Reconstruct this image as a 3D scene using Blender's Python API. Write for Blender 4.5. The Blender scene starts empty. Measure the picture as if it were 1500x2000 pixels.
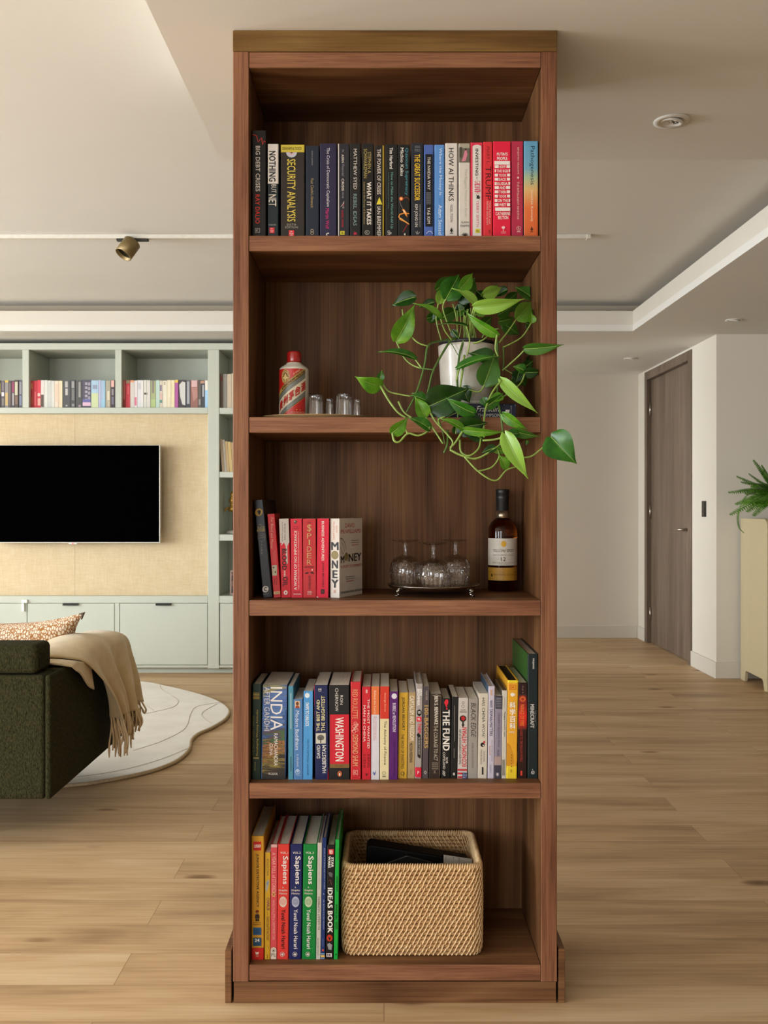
import bpy, bmesh, math, random
from mathutils import Vector, Matrix
random.seed(7)
SC = bpy.context.scene
COL = SC.collection
PI = math.pi

# ------------------------------------------------------------------ camera, light, exposure
HC, FPX, CX, CY = 1.246, 1872.0, 750.0, 988.0      # camera height, focal length in pixels, vanishing point
cam_d = bpy.data.cameras.new('camera'); cam = bpy.data.objects.new('camera', cam_d); COL.objects.link(cam)
cam.location = (0, 0, HC); cam.rotation_euler = (PI / 2, 0, 0)
cam_d.sensor_fit = 'VERTICAL'; cam_d.sensor_height = 36.0; cam_d.sensor_width = 27.0
cam_d.lens = FPX / 2000 * 36.0; cam_d.shift_y = -12 / 2000.0
cam_d.clip_start = .05
cam_d.dof.use_dof = True; cam_d.dof.focus_distance = 2.45; cam_d.dof.aperture_fstop = 14.0
SC.camera = cam
SC.view_settings.view_transform = 'Standard'; SC.view_settings.look = 'None'
SC.view_settings.gamma = 1.0; SC.view_settings.use_curve_mapping = False
SC.view_settings.exposure = 0.34
SC.cycles.use_denoising = True
SC.cycles.max_bounces = 10; SC.cycles.diffuse_bounces = 4; SC.cycles.glossy_bounces = 4
SC.cycles.transmission_bounces = 10; SC.cycles.transparent_max_bounces = 40
SC.cycles.caustics_reflective = False; SC.cycles.caustics_refractive = False
SC.cycles.sample_clamp_indirect = 6.0

wd = bpy.data.worlds.new('sky'); SC.world = wd; wd.use_nodes = True
wd.node_tree.nodes['Background'].inputs[0].default_value = (.80, .88, 1.0, 1)
wd.node_tree.nodes['Background'].inputs[1].default_value = 1.0

def area(name, loc, rot, sx, sy, power, col):
    d = bpy.data.lights.new(name, 'AREA'); d.shape = 'RECTANGLE'; d.size = sx; d.size_y = sy
    d.energy = power; d.color = col
    o = bpy.data.objects.new(name, d); COL.objects.link(o); o.location = loc; o.rotation_euler = rot
    return o
WX = -6.2                                   # inner face of the window wall
DAY = (.885, .955, 1.0)
LEFT_WINDOWS = [(-1.9, -0.5), (0.1, 1.5), (2.1, 3.5), (4.1, 5.5)]     # y ranges of the window openings in the left wall
REAR_WINDOWS = [(-5.5, -3.5), (-2.6, -1.0)]                              # x ranges of the openings behind the camera
WP = [165, 215, 210, 165]
for (y0, y1), p in zip(LEFT_WINDOWS, WP):
    area('window_daylight', (WX - .40, (y0 + y1) / 2, 1.40), (0, -PI / 2 + .36, 0), 1.9, y1 - y0, p, DAY)
for (x0, x1), p in zip(REAR_WINDOWS, [135, 60]):
    area('window_daylight', ((x0 + x1) / 2, -3.45, 1.50), (PI / 2 - .42, 0, 0), x1 - x0, 1.9, p, DAY)

area('window_daylight', (-2.32, 8.37, 1.28), (0, -PI / 2, 0), 1.9, 1.0, 60, DAY)  # unseen light added at the hall's hidden end to brighten hall and door wall

# ------------------------------------------------------------------ helpers
def lin(h):
    h = h.lstrip('#'); r = []
    for i in (0, 2, 4):
        c = int(h[i:i + 2], 16) / 255
        r.append(c / 12.92 if c <= .04045 else ((c + .055) / 1.055) ** 2.4)
    return (r[0], r[1], r[2], 1)

def px(x, y, Y):
    return Vector(((x - CX) / FPX * Y, Y, HC - (y - CY) / FPX * Y))

def newmat(name):
    m = bpy.data.materials.new(name); m.use_nodes = True
    nt = m.node_tree; b = nt.nodes['Principled BSDF']
    return m, nt, b
def nd(nt, t, **kw):
    n = nt.nodes.new(t)
    for k, v in kw.items(): setattr(n, k, v)
    return n
def ramp(nt, fac, stops, interp='LINEAR'):
    r = nd(nt, 'ShaderNodeValToRGB'); r.color_ramp.interpolation = interp
    e = r.color_ramp.elements
    while len(e) < len(stops): e.new(.5)
    for i, (p, c) in enumerate(stops):
        e[i].position = p; e[i].color = lin(c) if isinstance(c, str) else c
    nt.links.new(fac, r.inputs[0]); return r
def mapping(nt, scale, src='Object', loc=(0, 0, 0), rot=(0, 0, 0)):
    t = nd(nt, 'ShaderNodeTexCoord'); m = nd(nt, 'ShaderNodeMapping')
    m.inputs['Scale'].default_value = scale; m.inputs['Location'].default_value = loc; m.inputs['Rotation'].default_value = rot
    nt.links.new(t.outputs[src], m.inputs['Vector']); return m
def noise(nt, vec, scale, detail=2, rough=.5, dist=0):
    n = nd(nt, 'ShaderNodeTexNoise'); n.inputs['Scale'].default_value = scale; n.inputs['Detail'].default_value = detail
    n.inputs['Roughness'].default_value = rough; n.inputs['Distortion'].default_value = dist
    nt.links.new(vec, n.inputs['Vector']); return n
def math_(nt, op, a, b=None, c=None):
    n = nd(nt, 'ShaderNodeMath', operation=op)
    for i, v in enumerate((a, b, c)):
        if v is None: continue
        if isinstance(v, (int, float)): n.inputs[i].default_value = v
        else: nt.links.new(v, n.inputs[i])
    return n.outputs[0]
def bump(nt, b, h, strength, dist=.002):
    n = nd(nt, 'ShaderNodeBump'); n.inputs['Strength'].default_value = strength; n.inputs['Distance'].default_value = dist
    nt.links.new(h, n.inputs['Height']); nt.links.new(n.outputs[0], b.inputs['Normal'])
def mixc(nt, fac, a, b_, mode='MIX'):
    n = nd(nt, 'ShaderNodeMix', data_type='RGBA', blend_type=mode)
    for s, v in ((0, fac), (6, a), (7, b_)):
        if isinstance(v, (int, float)): n.inputs[s].default_value = v
        elif isinstance(v, tuple): n.inputs[s].default_value = v
        elif isinstance(v, str): n.inputs[s].default_value = lin(v)
        else: nt.links.new(v, n.inputs[s])
    return n.outputs[2]

_cache = {}
def paint(hexc, rough=.5, metal=0.0, var=.06, scale=40, spec=.5, coat=0.0):
    k = (hexc, rough, metal, var, scale, spec, coat)
    if k in _cache: return _cache[k]
    m, nt, b = newmat('paint_' + hexc)
    mp = mapping(nt, (1, 1, 1)); n = noise(nt, mp.outputs[0], scale, 2)
    c = lin(hexc)
    lo = tuple(x * (1 - var) for x in c[:3]) + (1,); hi = tuple(min(1, x * (1 + var)) for x in c[:3]) + (1,)
    r = ramp(nt, n.outputs['Fac'], [(.25, lo), (.75, hi)])
    nt.links.new(r.outputs[0], b.inputs['Base Color'])
    b.inputs['Roughness'].default_value = rough; b.inputs['Metallic'].default_value = metal
    b.inputs['Specular IOR Level'].default_value = spec; b.inputs['Coat Weight'].default_value = coat
    _cache[k] = m; return m

def walnut(name, grain, cols, fig=6.0, rings=5.0, mixf=.5, rough=.42, fine=150, along=.16, streak=.03):
    m, nt, b = newmat(name)
    def sc(v): return (v, 1, 1) if grain == 'x' else ((1, v, 1) if grain == 'y' else (1, 1, v))
    ma = mapping(nt, sc(along)); na = noise(nt, ma.outputs[0], fig, 2.5, .5, .25)
    rg = math_(nt, 'MULTIPLY', math_(nt, 'PINGPONG', math_(nt, 'MULTIPLY', na.outputs['Fac'], rings), .5), 2.0)
    mf = mapping(nt, sc(streak)); nf = noise(nt, mf.outputs[0], fine, 3, .65)
    mm = mapping(nt, sc(streak * 1.5)); nm = noise(nt, mm.outputs[0], fine * .3, 3, .6)
    # streaks stretched to full contrast
    a_ = math_(nt, 'ADD', math_(nt, 'MULTIPLY', math_(nt, 'SUBTRACT', nf.outputs['Fac'], .5), 1.15), math_(nt, 'MULTIPLY', math_(nt, 'SUBTRACT', nm.outputs['Fac'], .5), 1.0))
    f = math_(nt, 'ADD', math_(nt, 'MULTIPLY', math_(nt, 'SUBTRACT', rg, .5), mixf), math_(nt, 'MULTIPLY', a_, (1 - mixf)))
    f = math_(nt, 'ADD', f, .5)
    r = ramp(nt, f, [(.12, cols[0]), (.5, cols[1]), (.88, cols[2])])
    pores = ramp(nt, nf.outputs['Fac'], [(.36, '000000'), (.44, 'ffffff')])
    col = mixc(nt, .12, r.outputs[0], pores.outputs[0], 'MULTIPLY')
    nt.links.new(col, b.inputs['Base Color']); b.inputs['Roughness'].default_value = rough; b.inputs['Specular IOR Level'].default_value = .2
    bump(nt, b, nf.outputs['Fac'], .12, .0006)
    return m

BASE = {}
class MB:
    """collects geometry, builds ONE mesh object"""
    def __init__(self): self.v = []; self.f = []; self.mi = []; self.sm = []; self.uv = {}
    def add(self, vs, fs, mi=0, smooth=False, M=None, uvs=None):
        o = len(self.v)
        self.v += [(M @ Vector(p)) if M else Vector(p) for p in vs]
        for k, f in enumerate(fs):
            if uvs is not None: self.uv[len(self.f)] = [uvs[i] for i in f]
            self.f.append([i + o for i in f]); self.mi.append(mi); self.sm.append(smooth)
        return self
    def box(self, x0, x1, y0, y1, z0, z1, mi=0, M=None):
        vs = [(x, y, z) for x in (x0, x1) for y in (y0, y1) for z in (z0, z1)]
        return self.add(vs, [(0, 1, 3, 2), (4, 6, 7, 5), (0, 4, 5, 1), (2, 3, 7, 6), (0, 2, 6, 4), (1, 5, 7, 3)], mi, False, M)
    def grid(self, fn, nu, nv, mi=0, smooth=True, cu=False, cv=False, uv=False, M=None):
        vs = []; uvs = []
        for i in range(nu if cu else nu + 1):
            for j in range(nv if cv else nv + 1):
                vs.append(fn(i / nu, j / nv)); uvs.append((i / nu, j / nv))
        W = nv if cv else nv + 1; H = nu if cu else nu + 1
        fs = []
        for i in range(nu):
            for j in range(nv):
                a = i * W + j; b_ = ((i + 1) % H) * W + j
                c = ((i + 1) % H) * W + (j + 1) % W; d = i * W + (j + 1) % W
                fs.append((a, b_, c, d))
        return self.add(vs, fs, mi, smooth, M, uvs if uv else None)
    def lathe(self, prof, n=32, mi=0, c=(0, 0, 0), smooth=True, M=None, rfn=None):
        vs = []; c = Vector(c)
        for i in range(n):
            a = 2 * PI * i / n
            for j, (r, z) in enumerate(prof):
                rr = r if rfn is None else rfn(a, j, r, z)
                vs.append(c + Vector((rr * math.cos(a), rr * math.sin(a), z)))
        W = len(prof); fs = []
        for i in range(n):
            for j in range(W - 1):
                a = i * W + j; b_ = ((i + 1) % n) * W + j
                fs.append((a, b_, b_ + 1, a + 1))
        if prof[0][0] > 1e-6: fs.append(tuple(i * W for i in range(n))[::-1])
        if prof[-1][0] > 1e-6: fs.append(tuple(i * W + W - 1 for i in range(n)))
        return self.add(vs, fs, mi, smooth, M)
    def tube(self, path, r, n=8, mi=0, closed=False, smooth=True, M=None):
        P = [Vector(p) for p in path]; N = len(P)
        R = r if isinstance(r, (list, tuple)) else [r] * N
        vs = []; prev = None
        for i in range(N):
            t = (P[(i + 1) % N] - P[i - 1]) if closed else (P[min(i + 1, N - 1)] - P[max(i - 1, 0)])
            if t.length < 1e-9: t = Vector((0, 0, 1))
            t.normalize()
            if prev is None:
                up = Vector((0, 0, 1)) if abs(t.z) < .9 else Vector((1, 0, 0))
                u = t.cross(up).normalized()
            else:
                u = (prev - t * prev.dot(t)); u = u.normalized() if u.length > 1e-6 else t.orthogonal().normalized()
            prev = u; w = t.cross(u)
            for k in range(n):
                a = 2 * PI * k / n
                vs.append(P[i] + (u * math.cos(a) + w * math.sin(a)) * R[i])
        fs = []
        for i in range(N if closed else N - 1):
            for k in range(n):
                a = i * n + k; b_ = i * n + (k + 1) % n; c = ((i + 1) % N) * n + (k + 1) % n; d = ((i + 1) % N) * n + k
                fs.append((a, b_, c, d))
        if not closed:
            fs.append(tuple(range(n))[::-1]); fs.append(tuple((N - 1) * n + k for k in range(n)))
        return self.add(vs, fs, mi, smooth, M)
    def prism(self, pts, d0, d1, axis='y', mi=0, M=None):
        """polygon pts in the two other axes, extruded along axis from d0 to d1"""
        def P(p, d):
            if axis == 'y': return (p[0], d, p[1])
            if axis == 'x': return (d, p[0], p[1])
            return (p[0], p[1], d)
        n = len(pts); vs = [P(p, d0) for p in pts] + [P(p, d1) for p in pts]
        fs = [tuple(range(n)), tuple(range(n, 2 * n))[::-1]] + [(i, i + n, (i + 1) % n + n, (i + 1) % n) for i in range(n)]
        return self.add(vs, fs, mi, False, M)
    def build(self, name, mats, parent=None, bevel=0, local=False, fixn=True, seg=2, subsurf=0, solid=0):
        me = bpy.data.meshes.new(name)
        base = BASE.get(parent.name, Vector((0, 0, 0))) if parent is not None else Vector((0, 0, 0))
        off = Vector((0, 0, 0)) if local else base
        me.from_pydata([tuple(p - off) for p in self.v], [], self.f)
        if not isinstance(mats, (list, tuple)): mats = [mats]
        for m in mats: me.materials.append(m)
        me.polygons.foreach_set('material_index', self.mi); me.polygons.foreach_set('use_smooth', self.sm)
        if self.uv:
            ul = me.uv_layers.new(name='UVMap')
            for p in me.polygons:
                u = self.uv.get(p.index)
                if u:
                    for li, q in zip(p.loop_indices, u): ul.data[li].uv = q
        me.update()
        if fixn:
            bm = bmesh.new(); bm.from_mesh(me); bmesh.ops.recalc_face_normals(bm, faces=bm.faces); bm.to_mesh(me); bm.free()
        o = bpy.data.objects.new(name, me); COL.objects.link(o)
        if parent is not None: o.parent = parent; BASE[o.name] = base
        if solid:
            md = o.modifiers.new('thick', 'SOLIDIFY'); md.thickness = solid; md.offset = 0
        if bevel:
            md = o.modifiers.new('edge', 'BEVEL'); md.width = bevel; md.segments = seg; md.limit_method = 'ANGLE'; md.angle_limit = .6
        if subsurf:
            md = o.modifiers.new('soft', 'SUBSURF'); md.levels = subsurf; md.render_levels = subsurf
        return o

def tag(o, label, cat, group=None):
    o['label'] = label; o['category'] = cat
    if group: o['group'] = group
    return o
def thing(name, label, cat, loc=(0, 0, 0), group=None, rotz=0):
    o = bpy.data.objects.new(name, None); COL.objects.link(o); o.location = loc; o.rotation_euler = (0, 0, rotz)
    o.empty_display_size = .05
    BASE[o.name] = Vector(loc)
    return tag(o, label, cat, group)
def struct(o): o['kind'] = 'structure'; return o
def single(o, loc):
    """move a one-mesh thing's origin to loc"""
    L = Vector(loc); o.data.transform(Matrix.Translation(-L)); o.location = L; return o

# lettering ----------------------------------------------------------------
_txt = {}
def text_geo(s, bold=0.0, shear=0.0):
    k = (s, bold, shear)
    if k in _txt: return _txt[k]
    cu = bpy.data.curves.new('lettering', 'FONT'); cu.body = s; cu.resolution_u = 2; cu.shear = shear; cu.align_x = 'CENTER'
    cu.space_line = .95; cu.space_character = 1 + max(0, bold) * 2.5
    ob = bpy.data.objects.new('lettering', cu); me = bpy.data.meshes.new_from_object(ob)
    v0 = [(v.co.x, v.co.y) for v in me.vertices]; f0 = [tuple(p.vertices) for p in me.polygons]
    bpy.data.objects.remove(ob); bpy.data.meshes.remove(me); bpy.data.curves.remove(cu)
    bb = max(0, bold) * 1.6
    lay = [[(x + dx, y + dy) for x, y in v0] for dx, dy in (((-bb, -bb * .5), (bb, bb * .5), (-bb, bb * .5), (bb, -bb * .5)) if bb else ((0, 0),))]   # heavier weight: slightly shifted strokes
    vs = [p for l in lay for p in l]
    xs = [v[0] for v in vs]; ys = [v[1] for v in vs]
    x0, x1, y0, y1 = min(xs), max(xs), min(ys), max(ys)
    _txt[k] = ([[((x - x0) / (x1 - x0), (y - y0) / (y1 - y0)) for x, y in l] for l in lay], f0); return _txt[k]

def smooth_path(pts, n=6, closed=False):
    P = [Vector(p) for p in pts]; N = len(P); out = []
    rng = range(N) if closed else range(N - 1)
    for i in rng:
        if closed: a, b, c, d = P[i - 1], P[i], P[(i + 1) % N], P[(i + 2) % N]
        else: a, b, c, d = P[max(i - 1, 0)], P[i], P[i + 1], P[min(i + 2, N - 1)]
        for k in range(n):
            t = k / n
            out.append(.5 * ((2 * b) + (c - a) * t + (2 * a - 5 * b + 4 * c - d) * t * t + (3 * b - a - 3 * c + d) * t ** 3))
    if not closed: out.append(P[-1])
    return out

# ------------------------------------------------------------------ shared materials
WALL = paint('dcd4c7', .85, var=.012, scale=3)
CEIL = paint('dddad3', .9, var=.012, scale=3)
TRIM = paint('d4cdc1', .55, var=.01, scale=3)
SAGE = paint('bdc1b4', .5, var=.015, scale=5)
BLACK = paint('0d0d0e', .4)
def oak_floor():
    m, nt, b = newmat('oak_planks')
    mp = mapping(nt, (1, 1, 1))
    br = nd(nt, 'ShaderNodeTexBrick'); br.offset = .37; br.offset_frequency = 2
    br.inputs['Color1'].default_value = (0, 0, 0, 1); br.inputs['Color2'].default_value = (1, 1, 1, 1); br.inputs['Mortar'].default_value = (.5, .5, .5, 1)
    br.inputs['Scale'].default_value = 1; br.inputs['Mortar Size'].default_value = .0008; br.inputs['Mortar Smooth'].default_value = .3
    br.inputs['Brick Width'].default_value = 1.9; br.inputs['Row Height'].default_value = .178; br.inputs['Bias'].default_value = 0
    nt.links.new(mp.outputs[0], br.inputs['Vector'])
    sh = nd(nt, 'ShaderNodeVectorMath', operation='MULTIPLY_ADD')
    nt.links.new(br.outputs['Color'], sh.inputs[0]); sh.inputs[1].default_value = (7, 31, 0); nt.links.new(mp.outputs[0], sh.inputs[2])
    m2 = nd(nt, 'ShaderNodeMapping'); m2.inputs['Scale'].default_value = (.22, 1.6, 1); nt.links.new(sh.outputs[0], m2.inputs[0])
    n1 = noise(nt, m2.outputs[0], 5, 4, .55, .6)
    m3 = nd(nt, 'ShaderNodeMapping'); m3.inputs['Scale'].default_value = (.03, 1, 1); nt.links.new(sh.outputs[0], m3.inputs[0])
    n2 = noise(nt, m3.outputs[0], 90, 3, .6)
    f = math_(nt, 'ADD', math_(nt, 'MULTIPLY', n1.outputs['Fac'], .62), math_(nt, 'MULTIPLY', n2.outputs['Fac'], .30))
    f = math_(nt, 'ADD', f, math_(nt, 'MULTIPLY', br.outputs['Color'], .11))
    r = ramp(nt, f, [(.28, '8d6e4c'), (.52, 'c09f77'), (.76, 'd9c19d')])
    m4 = nd(nt, 'ShaderNodeMapping'); m4.inputs['Scale'].default_value = (1.1, 2.6, 1); nt.links.new(sh.outputs[0], m4.inputs[0])
    vo = nd(nt, 'ShaderNodeTexVoronoi'); vo.inputs['Scale'].default_value = 1.3; nt.links.new(m4.outputs[0], vo.inputs['Vector'])
    dn = math_(nt, 'ADD', vo.outputs['Distance'], math_(nt, 'MULTIPLY', n2.outputs['Fac'], .05))
    kn = ramp(nt, dn, [(.03, '3a2515'), (.075, '9c7950'), (.12, 'ffffff')])
    col = mixc(nt, .75, r.outputs[0], kn.outputs[0], 'MULTIPLY')
    jo = ramp(nt, br.outputs['Fac'], [(0, 'ffffff'), (1, 'a8937a')])
    col = mixc(nt, 1.0, col, jo.outputs[0], 'MULTIPLY')
    nt.links.new(col, b.inputs['Base Color']); b.inputs['Roughness'].default_value = .5; b.inputs['Specular IOR Level'].default_value = .35
    bump(nt, b, n2.outputs['Fac'], .1, .0008)
    return m
OAK = oak_floor()

# ------------------------------------------------------------------ room shell
ZS, ZH, ZT = 2.437, 2.485, 2.70           # near soffit, hall soffit, raised tray ceiling
def sbox(name, x0, x1, y0, y1, z0, z1, m, bevel=0):
    return struct(MB().box(x0, x1, y0, y1, z0, z1).build(name, m, bevel=bevel))
sbox('floor', -6.4, 5.8, -3.1, 9.25, -.06, 0, OAK)
c = MB(); c.box(-6.4, 5.8, -3.1, 9.25, ZT, ZT + .08)
struct(c.build('ceiling', CEIL))
c = MB(); c.box(-.562, 5.6, -3.0, 3.298, ZS, ZT - .001); struct(c.build('ceiling_soffit', CEIL))
# hall soffit: flat slab plus an upstand lip that leaves a cove behind it
c = MB()
c.box(1.765, 5.6, 3.299, 6.794, ZH, ZH + .045); c.box(-6.2, 5.6, 6.794, 9.1, ZH, ZH + .045)
struct(c.build('ceiling_hall', CEIL))
c = MB()
c.box(1.765, 1.79, 3.299, 6.794, ZH + .0451, 2.628); c.box(-6.2, 1.79, 6.794, 6.82, ZH + .0451, 2.628)
struct(c.build('trim_1', TRIM))
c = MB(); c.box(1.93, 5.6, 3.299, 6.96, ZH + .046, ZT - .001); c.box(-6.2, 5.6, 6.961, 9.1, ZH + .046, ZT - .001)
struct(c.build('ceiling_cove', paint('b9ac98', .9, var=.012, scale=3)))  # recess shade put into the colour: darker than the ceiling paint
# walls
w = MB()
ys = [-3.0]
prev = -3.0
for y0, y1 in LEFT_WINDOWS:
    w.box(WX - .2, WX, prev, y0, 0, ZT); w.box(WX - .2, WX, y0, y1, 0, .3); w.box(WX - .2, WX, y0, y1, 2.26, ZT); prev = y1
w.box(WX - .2, WX, prev, 9.1, 0, ZT)
struct(w.build('wall_left', WALL))
w = MB(); prev = WX
for x0, x1 in REAR_WINDOWS:
    w.box(prev, x0, -3.15, -3.0, 0, ZT); w.box(x0, x1, -3.15, -3.0, 0, .3); w.box(x0, x1, -3.15, -3.0, 2.26, ZT); prev = x1
w.box(prev, 5.6, -3.15, -3.0, 0, ZT)
struct(w.build('wall_front', WALL))
nwin = 0
for y0, y1 in LEFT_WINDOWS:
    nwin += 1; f = MB()
    for a, b_ in ((y0, y0 + .05), (y1 - .05, y1), ((y0 + y1) / 2 - .02, (y0 + y1) / 2 + .02)): f.box(WX - .08, WX - .02, a, b_, .3, 2.26)
    f.box(WX - .08, WX - .02, y0, y1, .3, .35); f.box(WX - .08, WX - .02, y0, y1, 2.21, 2.26)
    struct(f.build('window_%d' % nwin, TRIM))
for x0, x1 in REAR_WINDOWS:
    nwin += 1; f = MB()
    for a, b_ in ((x0, x0 + .05), (x1 - .05, x1), ((x0 + x1) / 2 - .02, (x0 + x1) / 2 + .02)): f.box(a, b_, -3.08, -3.02, .3, 2.26)
    f.box(x0, x1, -3.08, -3.02, .3, .35); f.box(x0, x1, -3.08, -3.02, 2.21, 2.26)
    struct(f.build('window_%d' % nwin, TRIM))
sbox('wall_living', WX, .30, 7.56, 7.70, 0, ZH, WALL)
sbox('wall_back', -2.3, 2.52, 9.04, 9.2, 0, ZH, WALL)
w = MB(); w.box(-2.4, -2.2, 7.70, 7.87, 0, ZH); w.box(-2.4, -2.2, 8.87, 9.04, 0, ZH); w.box(-2.4, -2.2, 7.87, 8.87, 0, .3); w.box(-2.4, -2.2, 7.87, 8.87, 2.26, ZH)
struct(w.build('wall_end', WALL))
f = MB(); f.box(-2.28, -2.22, 7.87, 7.92, .3, 2.26); f.box(-2.28, -2.22, 8.82, 8.87, .3, 2.26); f.box(-2.28, -2.22, 7.92, 8.82, .3, .35); f.box(-2.28, -2.22, 7.92, 8.82, 2.21, 2.26)
struct(f.build('window_7', TRIM))  # unseen window added to go with the extra hall light
# door wall (plane x = 2.4) with an opening for the door
DX, D0, D1, DTOP = 2.40, 7.463, 8.79, 2.466
w = MB()
w.box(DX, DX + .14, 6.92, D0, 0, ZH); w.box(DX, DX + .14, D1, 9.04, 0, ZH); w.box(DX, DX + .14, D0, D1, DTOP, ZH)
struct(w.build('wall_hall', WALL))
sbox('wall_right', DX + .14, 5.6, 6.92, 7.06, 0, ZH, WALL)
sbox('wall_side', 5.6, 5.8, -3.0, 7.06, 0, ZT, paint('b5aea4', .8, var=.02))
# baseboards
def skirting(name, x0, x1, y0, y1):
    return struct(MB().box(x0, x1, y0, y1, 0, .118).build(name, TRIM, bevel=.004))
skirting('baseboard_back', -2.2, DX - .014, 9.026, 9.04)
skirting('baseboard_hall', DX - .014, DX, 6.92, D0)
skirting('baseboard_corner', DX - .014, DX, D1, 9.026)
skirting('baseboard_right', DX - .014, 5.6, 6.906, 6.92)
skirting('baseboard_side', 5.586, 5.6, -3.0, 6.906)
# door
DW = walnut('grey_oak_door', 'z', ('5a4c40', '6f5f52', '837263'), fig=3, rings=3, mixf=.35, along=.08)
f = MB()
f.box(DX - .012, DX + .1, D0, D0 + .075, 0, DTOP); f.box(DX - .012, DX + .1, D1 - .075, D1, 0, DTOP); f.box(DX - .012, DX + .1, D0 + .075, D1 - .075, DTOP - .075, DTOP)
df = struct(f.build('door_frame', DW, bevel=.003))
dl = struct(MB().box(DX + .028, DX + .07, D0 + .078, D1 - .078, .006, DTOP - .078).build('door_1', DW, bevel=.002))
STEEL = paint('b9b2a8', .28, 1.0)
for yz in (799, 999, 1199):
    zz = px(1267, yz, D1 - .08).z
    h = MB().tube([(DX + .02, D1 - .079, zz - .06), (DX + .02, D1 - .079, zz + .06)], .009, 10); h.build('hinge', STEEL, dl)
h = MB(); hz = 1.056
h.tube([(DX + .028, 7.63, hz), (DX + .018, 7.63, hz)], .027, 20)
h.tube([(DX + .02, 7.63, hz), (DX - .045, 7.63, hz), (DX - .05, 7.66, hz), (DX - .048, 7.77, hz - .004)], [.011, .011, .011, .009], 10)
h.build('door_handle', STEEL, dl)
p = px(1373, 994, 7.18)
sw = thing('light_switch', 'dark rectangular switch plate on white wall beside the door', 'light switch', (DX, 7.18, p.z))
MB().box(DX - .006, DX - .0005, 7.135, 7.225, p.z - .06, p.z + .06).build('plate', paint('26231f', .4), sw, bevel=.002)
for k in (-1, 0, 1):
    MB().box(DX - .011, DX - .006, 7.155, 7.205, p.z + k * .036 - .013, p.z + k * .036 + .013).build('button', paint('3a362f', .35), sw, bevel=.001)

# ------------------------------------------------------------------ walnut bookcase
EDGE_H = walnut('walnut_edge_across', 'x', ('5a3422', '7f543b', '9a6c4e'), fig=6, rings=3, mixf=.3, fine=260, streak=.03, rough=.5)
EDGE_V = walnut('walnut_edge_upright', 'z', ('583320', '7c5139', '97694a'), fig=6, rings=3, mixf=.3, fine=260, streak=.025, rough=.5)
VEN_V = walnut('walnut_veneer_upright', 'z', ('432816', '6a472c', '8b6440'), fig=3.2, rings=7, mixf=.34, fine=200, along=.17, streak=.012, rough=.5)
VEN_H = walnut('walnut_veneer_across', 'x', ('452a18', '6e4a2f', '8d6643'), fig=3.2, rings=7, mixf=.40, fine=200, along=.17, streak=.014, rough=.5)
FASC = walnut('walnut_fascia', 'x', ('52391c', '6e4f28', '836438'), fig=7, rings=3.5, mixf=.6, fine=160, along=.12, streak=.03, rough=.5)
CF, CB = 2.40, 2.74                         # front plane and back panel plane
XL0, XL1, XR0, XR1 = -.3782, -.3385, .3936, .4333
S1, S2, S3, S4, S5 = 1.9229, 1.4683, 1.0095, .5511, .0960   # shelf tops
case = thing('bookcase', 'tall freestanding walnut bookcase with five open shelves of books and objects', 'bookcase', (.0275, 2.57, 0))
def edged(name, x0, x1, y0, y1, z0, z1, edge, ven):
    """board with a solid-wood front lipping"""
    o = MB().box(x0, x1, y0, y1, z0, z1).build(name, [ven, edge], case, bevel=.0012, seg=1)
    for p in o.data.polygons:
        if p.normal.y < -.9: p.material_index = 1
    return o
edged('side_panel', XL0, XL1, CF, CB + .02, .0537, 2.3830, EDGE_V, VEN_V)
edged('side_panel', XR0, XR1, CF, CB + .02, .0537, 2.3830, EDGE_V, VEN_V)
MB().box(XL1, XR0, CB, CB + .02, .0537, 2.3830).build('back_panel', VEN_V, case)
edged('top_board', XL1 + .0006, XR0 - .0006, CF + .001, CB, 2.3434, 2.3826, EDGE_H, VEN_H)
for zt, th in ((S1, .0384), (S2, .039), (S3, .0391), (S4, .0384)):
    edged('shelf', XL1 + .0006, XR0 - .0006, CF + .001, CB, zt - th, zt, EDGE_H, VEN_H)
edged('bottom_shelf', XL1 + .0006, XR0 - .0006, CF + .001, CB, .0562, S5, EDGE_H, VEN_H)
MB().box(XL0 - .0004, XR1 + .0004, CF - .001, CB + .02, 2.3838, 2.4366).build('fascia', FASC, case, bevel=.0012, seg=1)
MB().box(XL0 + .002, XR1 - .002, CF + .001, CB + .018, 0, .0528).build('plinth', VEN_H, case, bevel=.001, seg=1)
MB().box(-.3985, -.3822, CF + .001, CB + .02, 0, .132).build('skirting_board', VEN_H, case, bevel=.001, seg=1)
MB().box(.4373, .4536, CF + .001, CB + .02, 0, .136).build('skirting_board', VEN_H, case, bevel=.001, seg=1)

# ------------------------------------------------------------------ sage media wall unit
UF = 7.10
def ux(x): return (x - CX) / FPX * UF
def uz(y): return HC - (y - CY) / FPX * UF
UL, UR = -4.19, .14
unit = thing('media_wall_unit', 'pale sage green built-in wall unit with book bays above drawers around the television', 'cabinet', (-1.6, 7.3, 0))
UB = 7.54
zt, zo1, zo2, zb2 = uz(670), uz(683), uz(796), uz(807.5)
zbase, zrail, zdt, zdb = uz(1164), uz(1178), uz(1178), uz(1299.5)
piers = [(43.5, 56.5), (225, 237.5), (406, 428)]
LP = 168.5 + 12.8                            # bay pitch in photo pixels
x_piers = [(ux(a), ux(b_)) for a, b_ in piers]
extra = [(ux(43.5 - LP), ux(56.5 - LP)), (ux(43.5 - 2 * LP), ux(56.5 - 2 * LP))]
xr0, xr1 = ux(560), ux(582)
f = MB()
f.box(UL, UR, UF, UB, zo1, zt)               # top board
f.box(UL, ux(406), UF, UB, zb2, zo2)         # board under the book bays
for a, b_ in x_piers[:2] + extra:
    f.box(a, b_, UF, UB, zo2 + .0005, zo1 - .0005)
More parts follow.
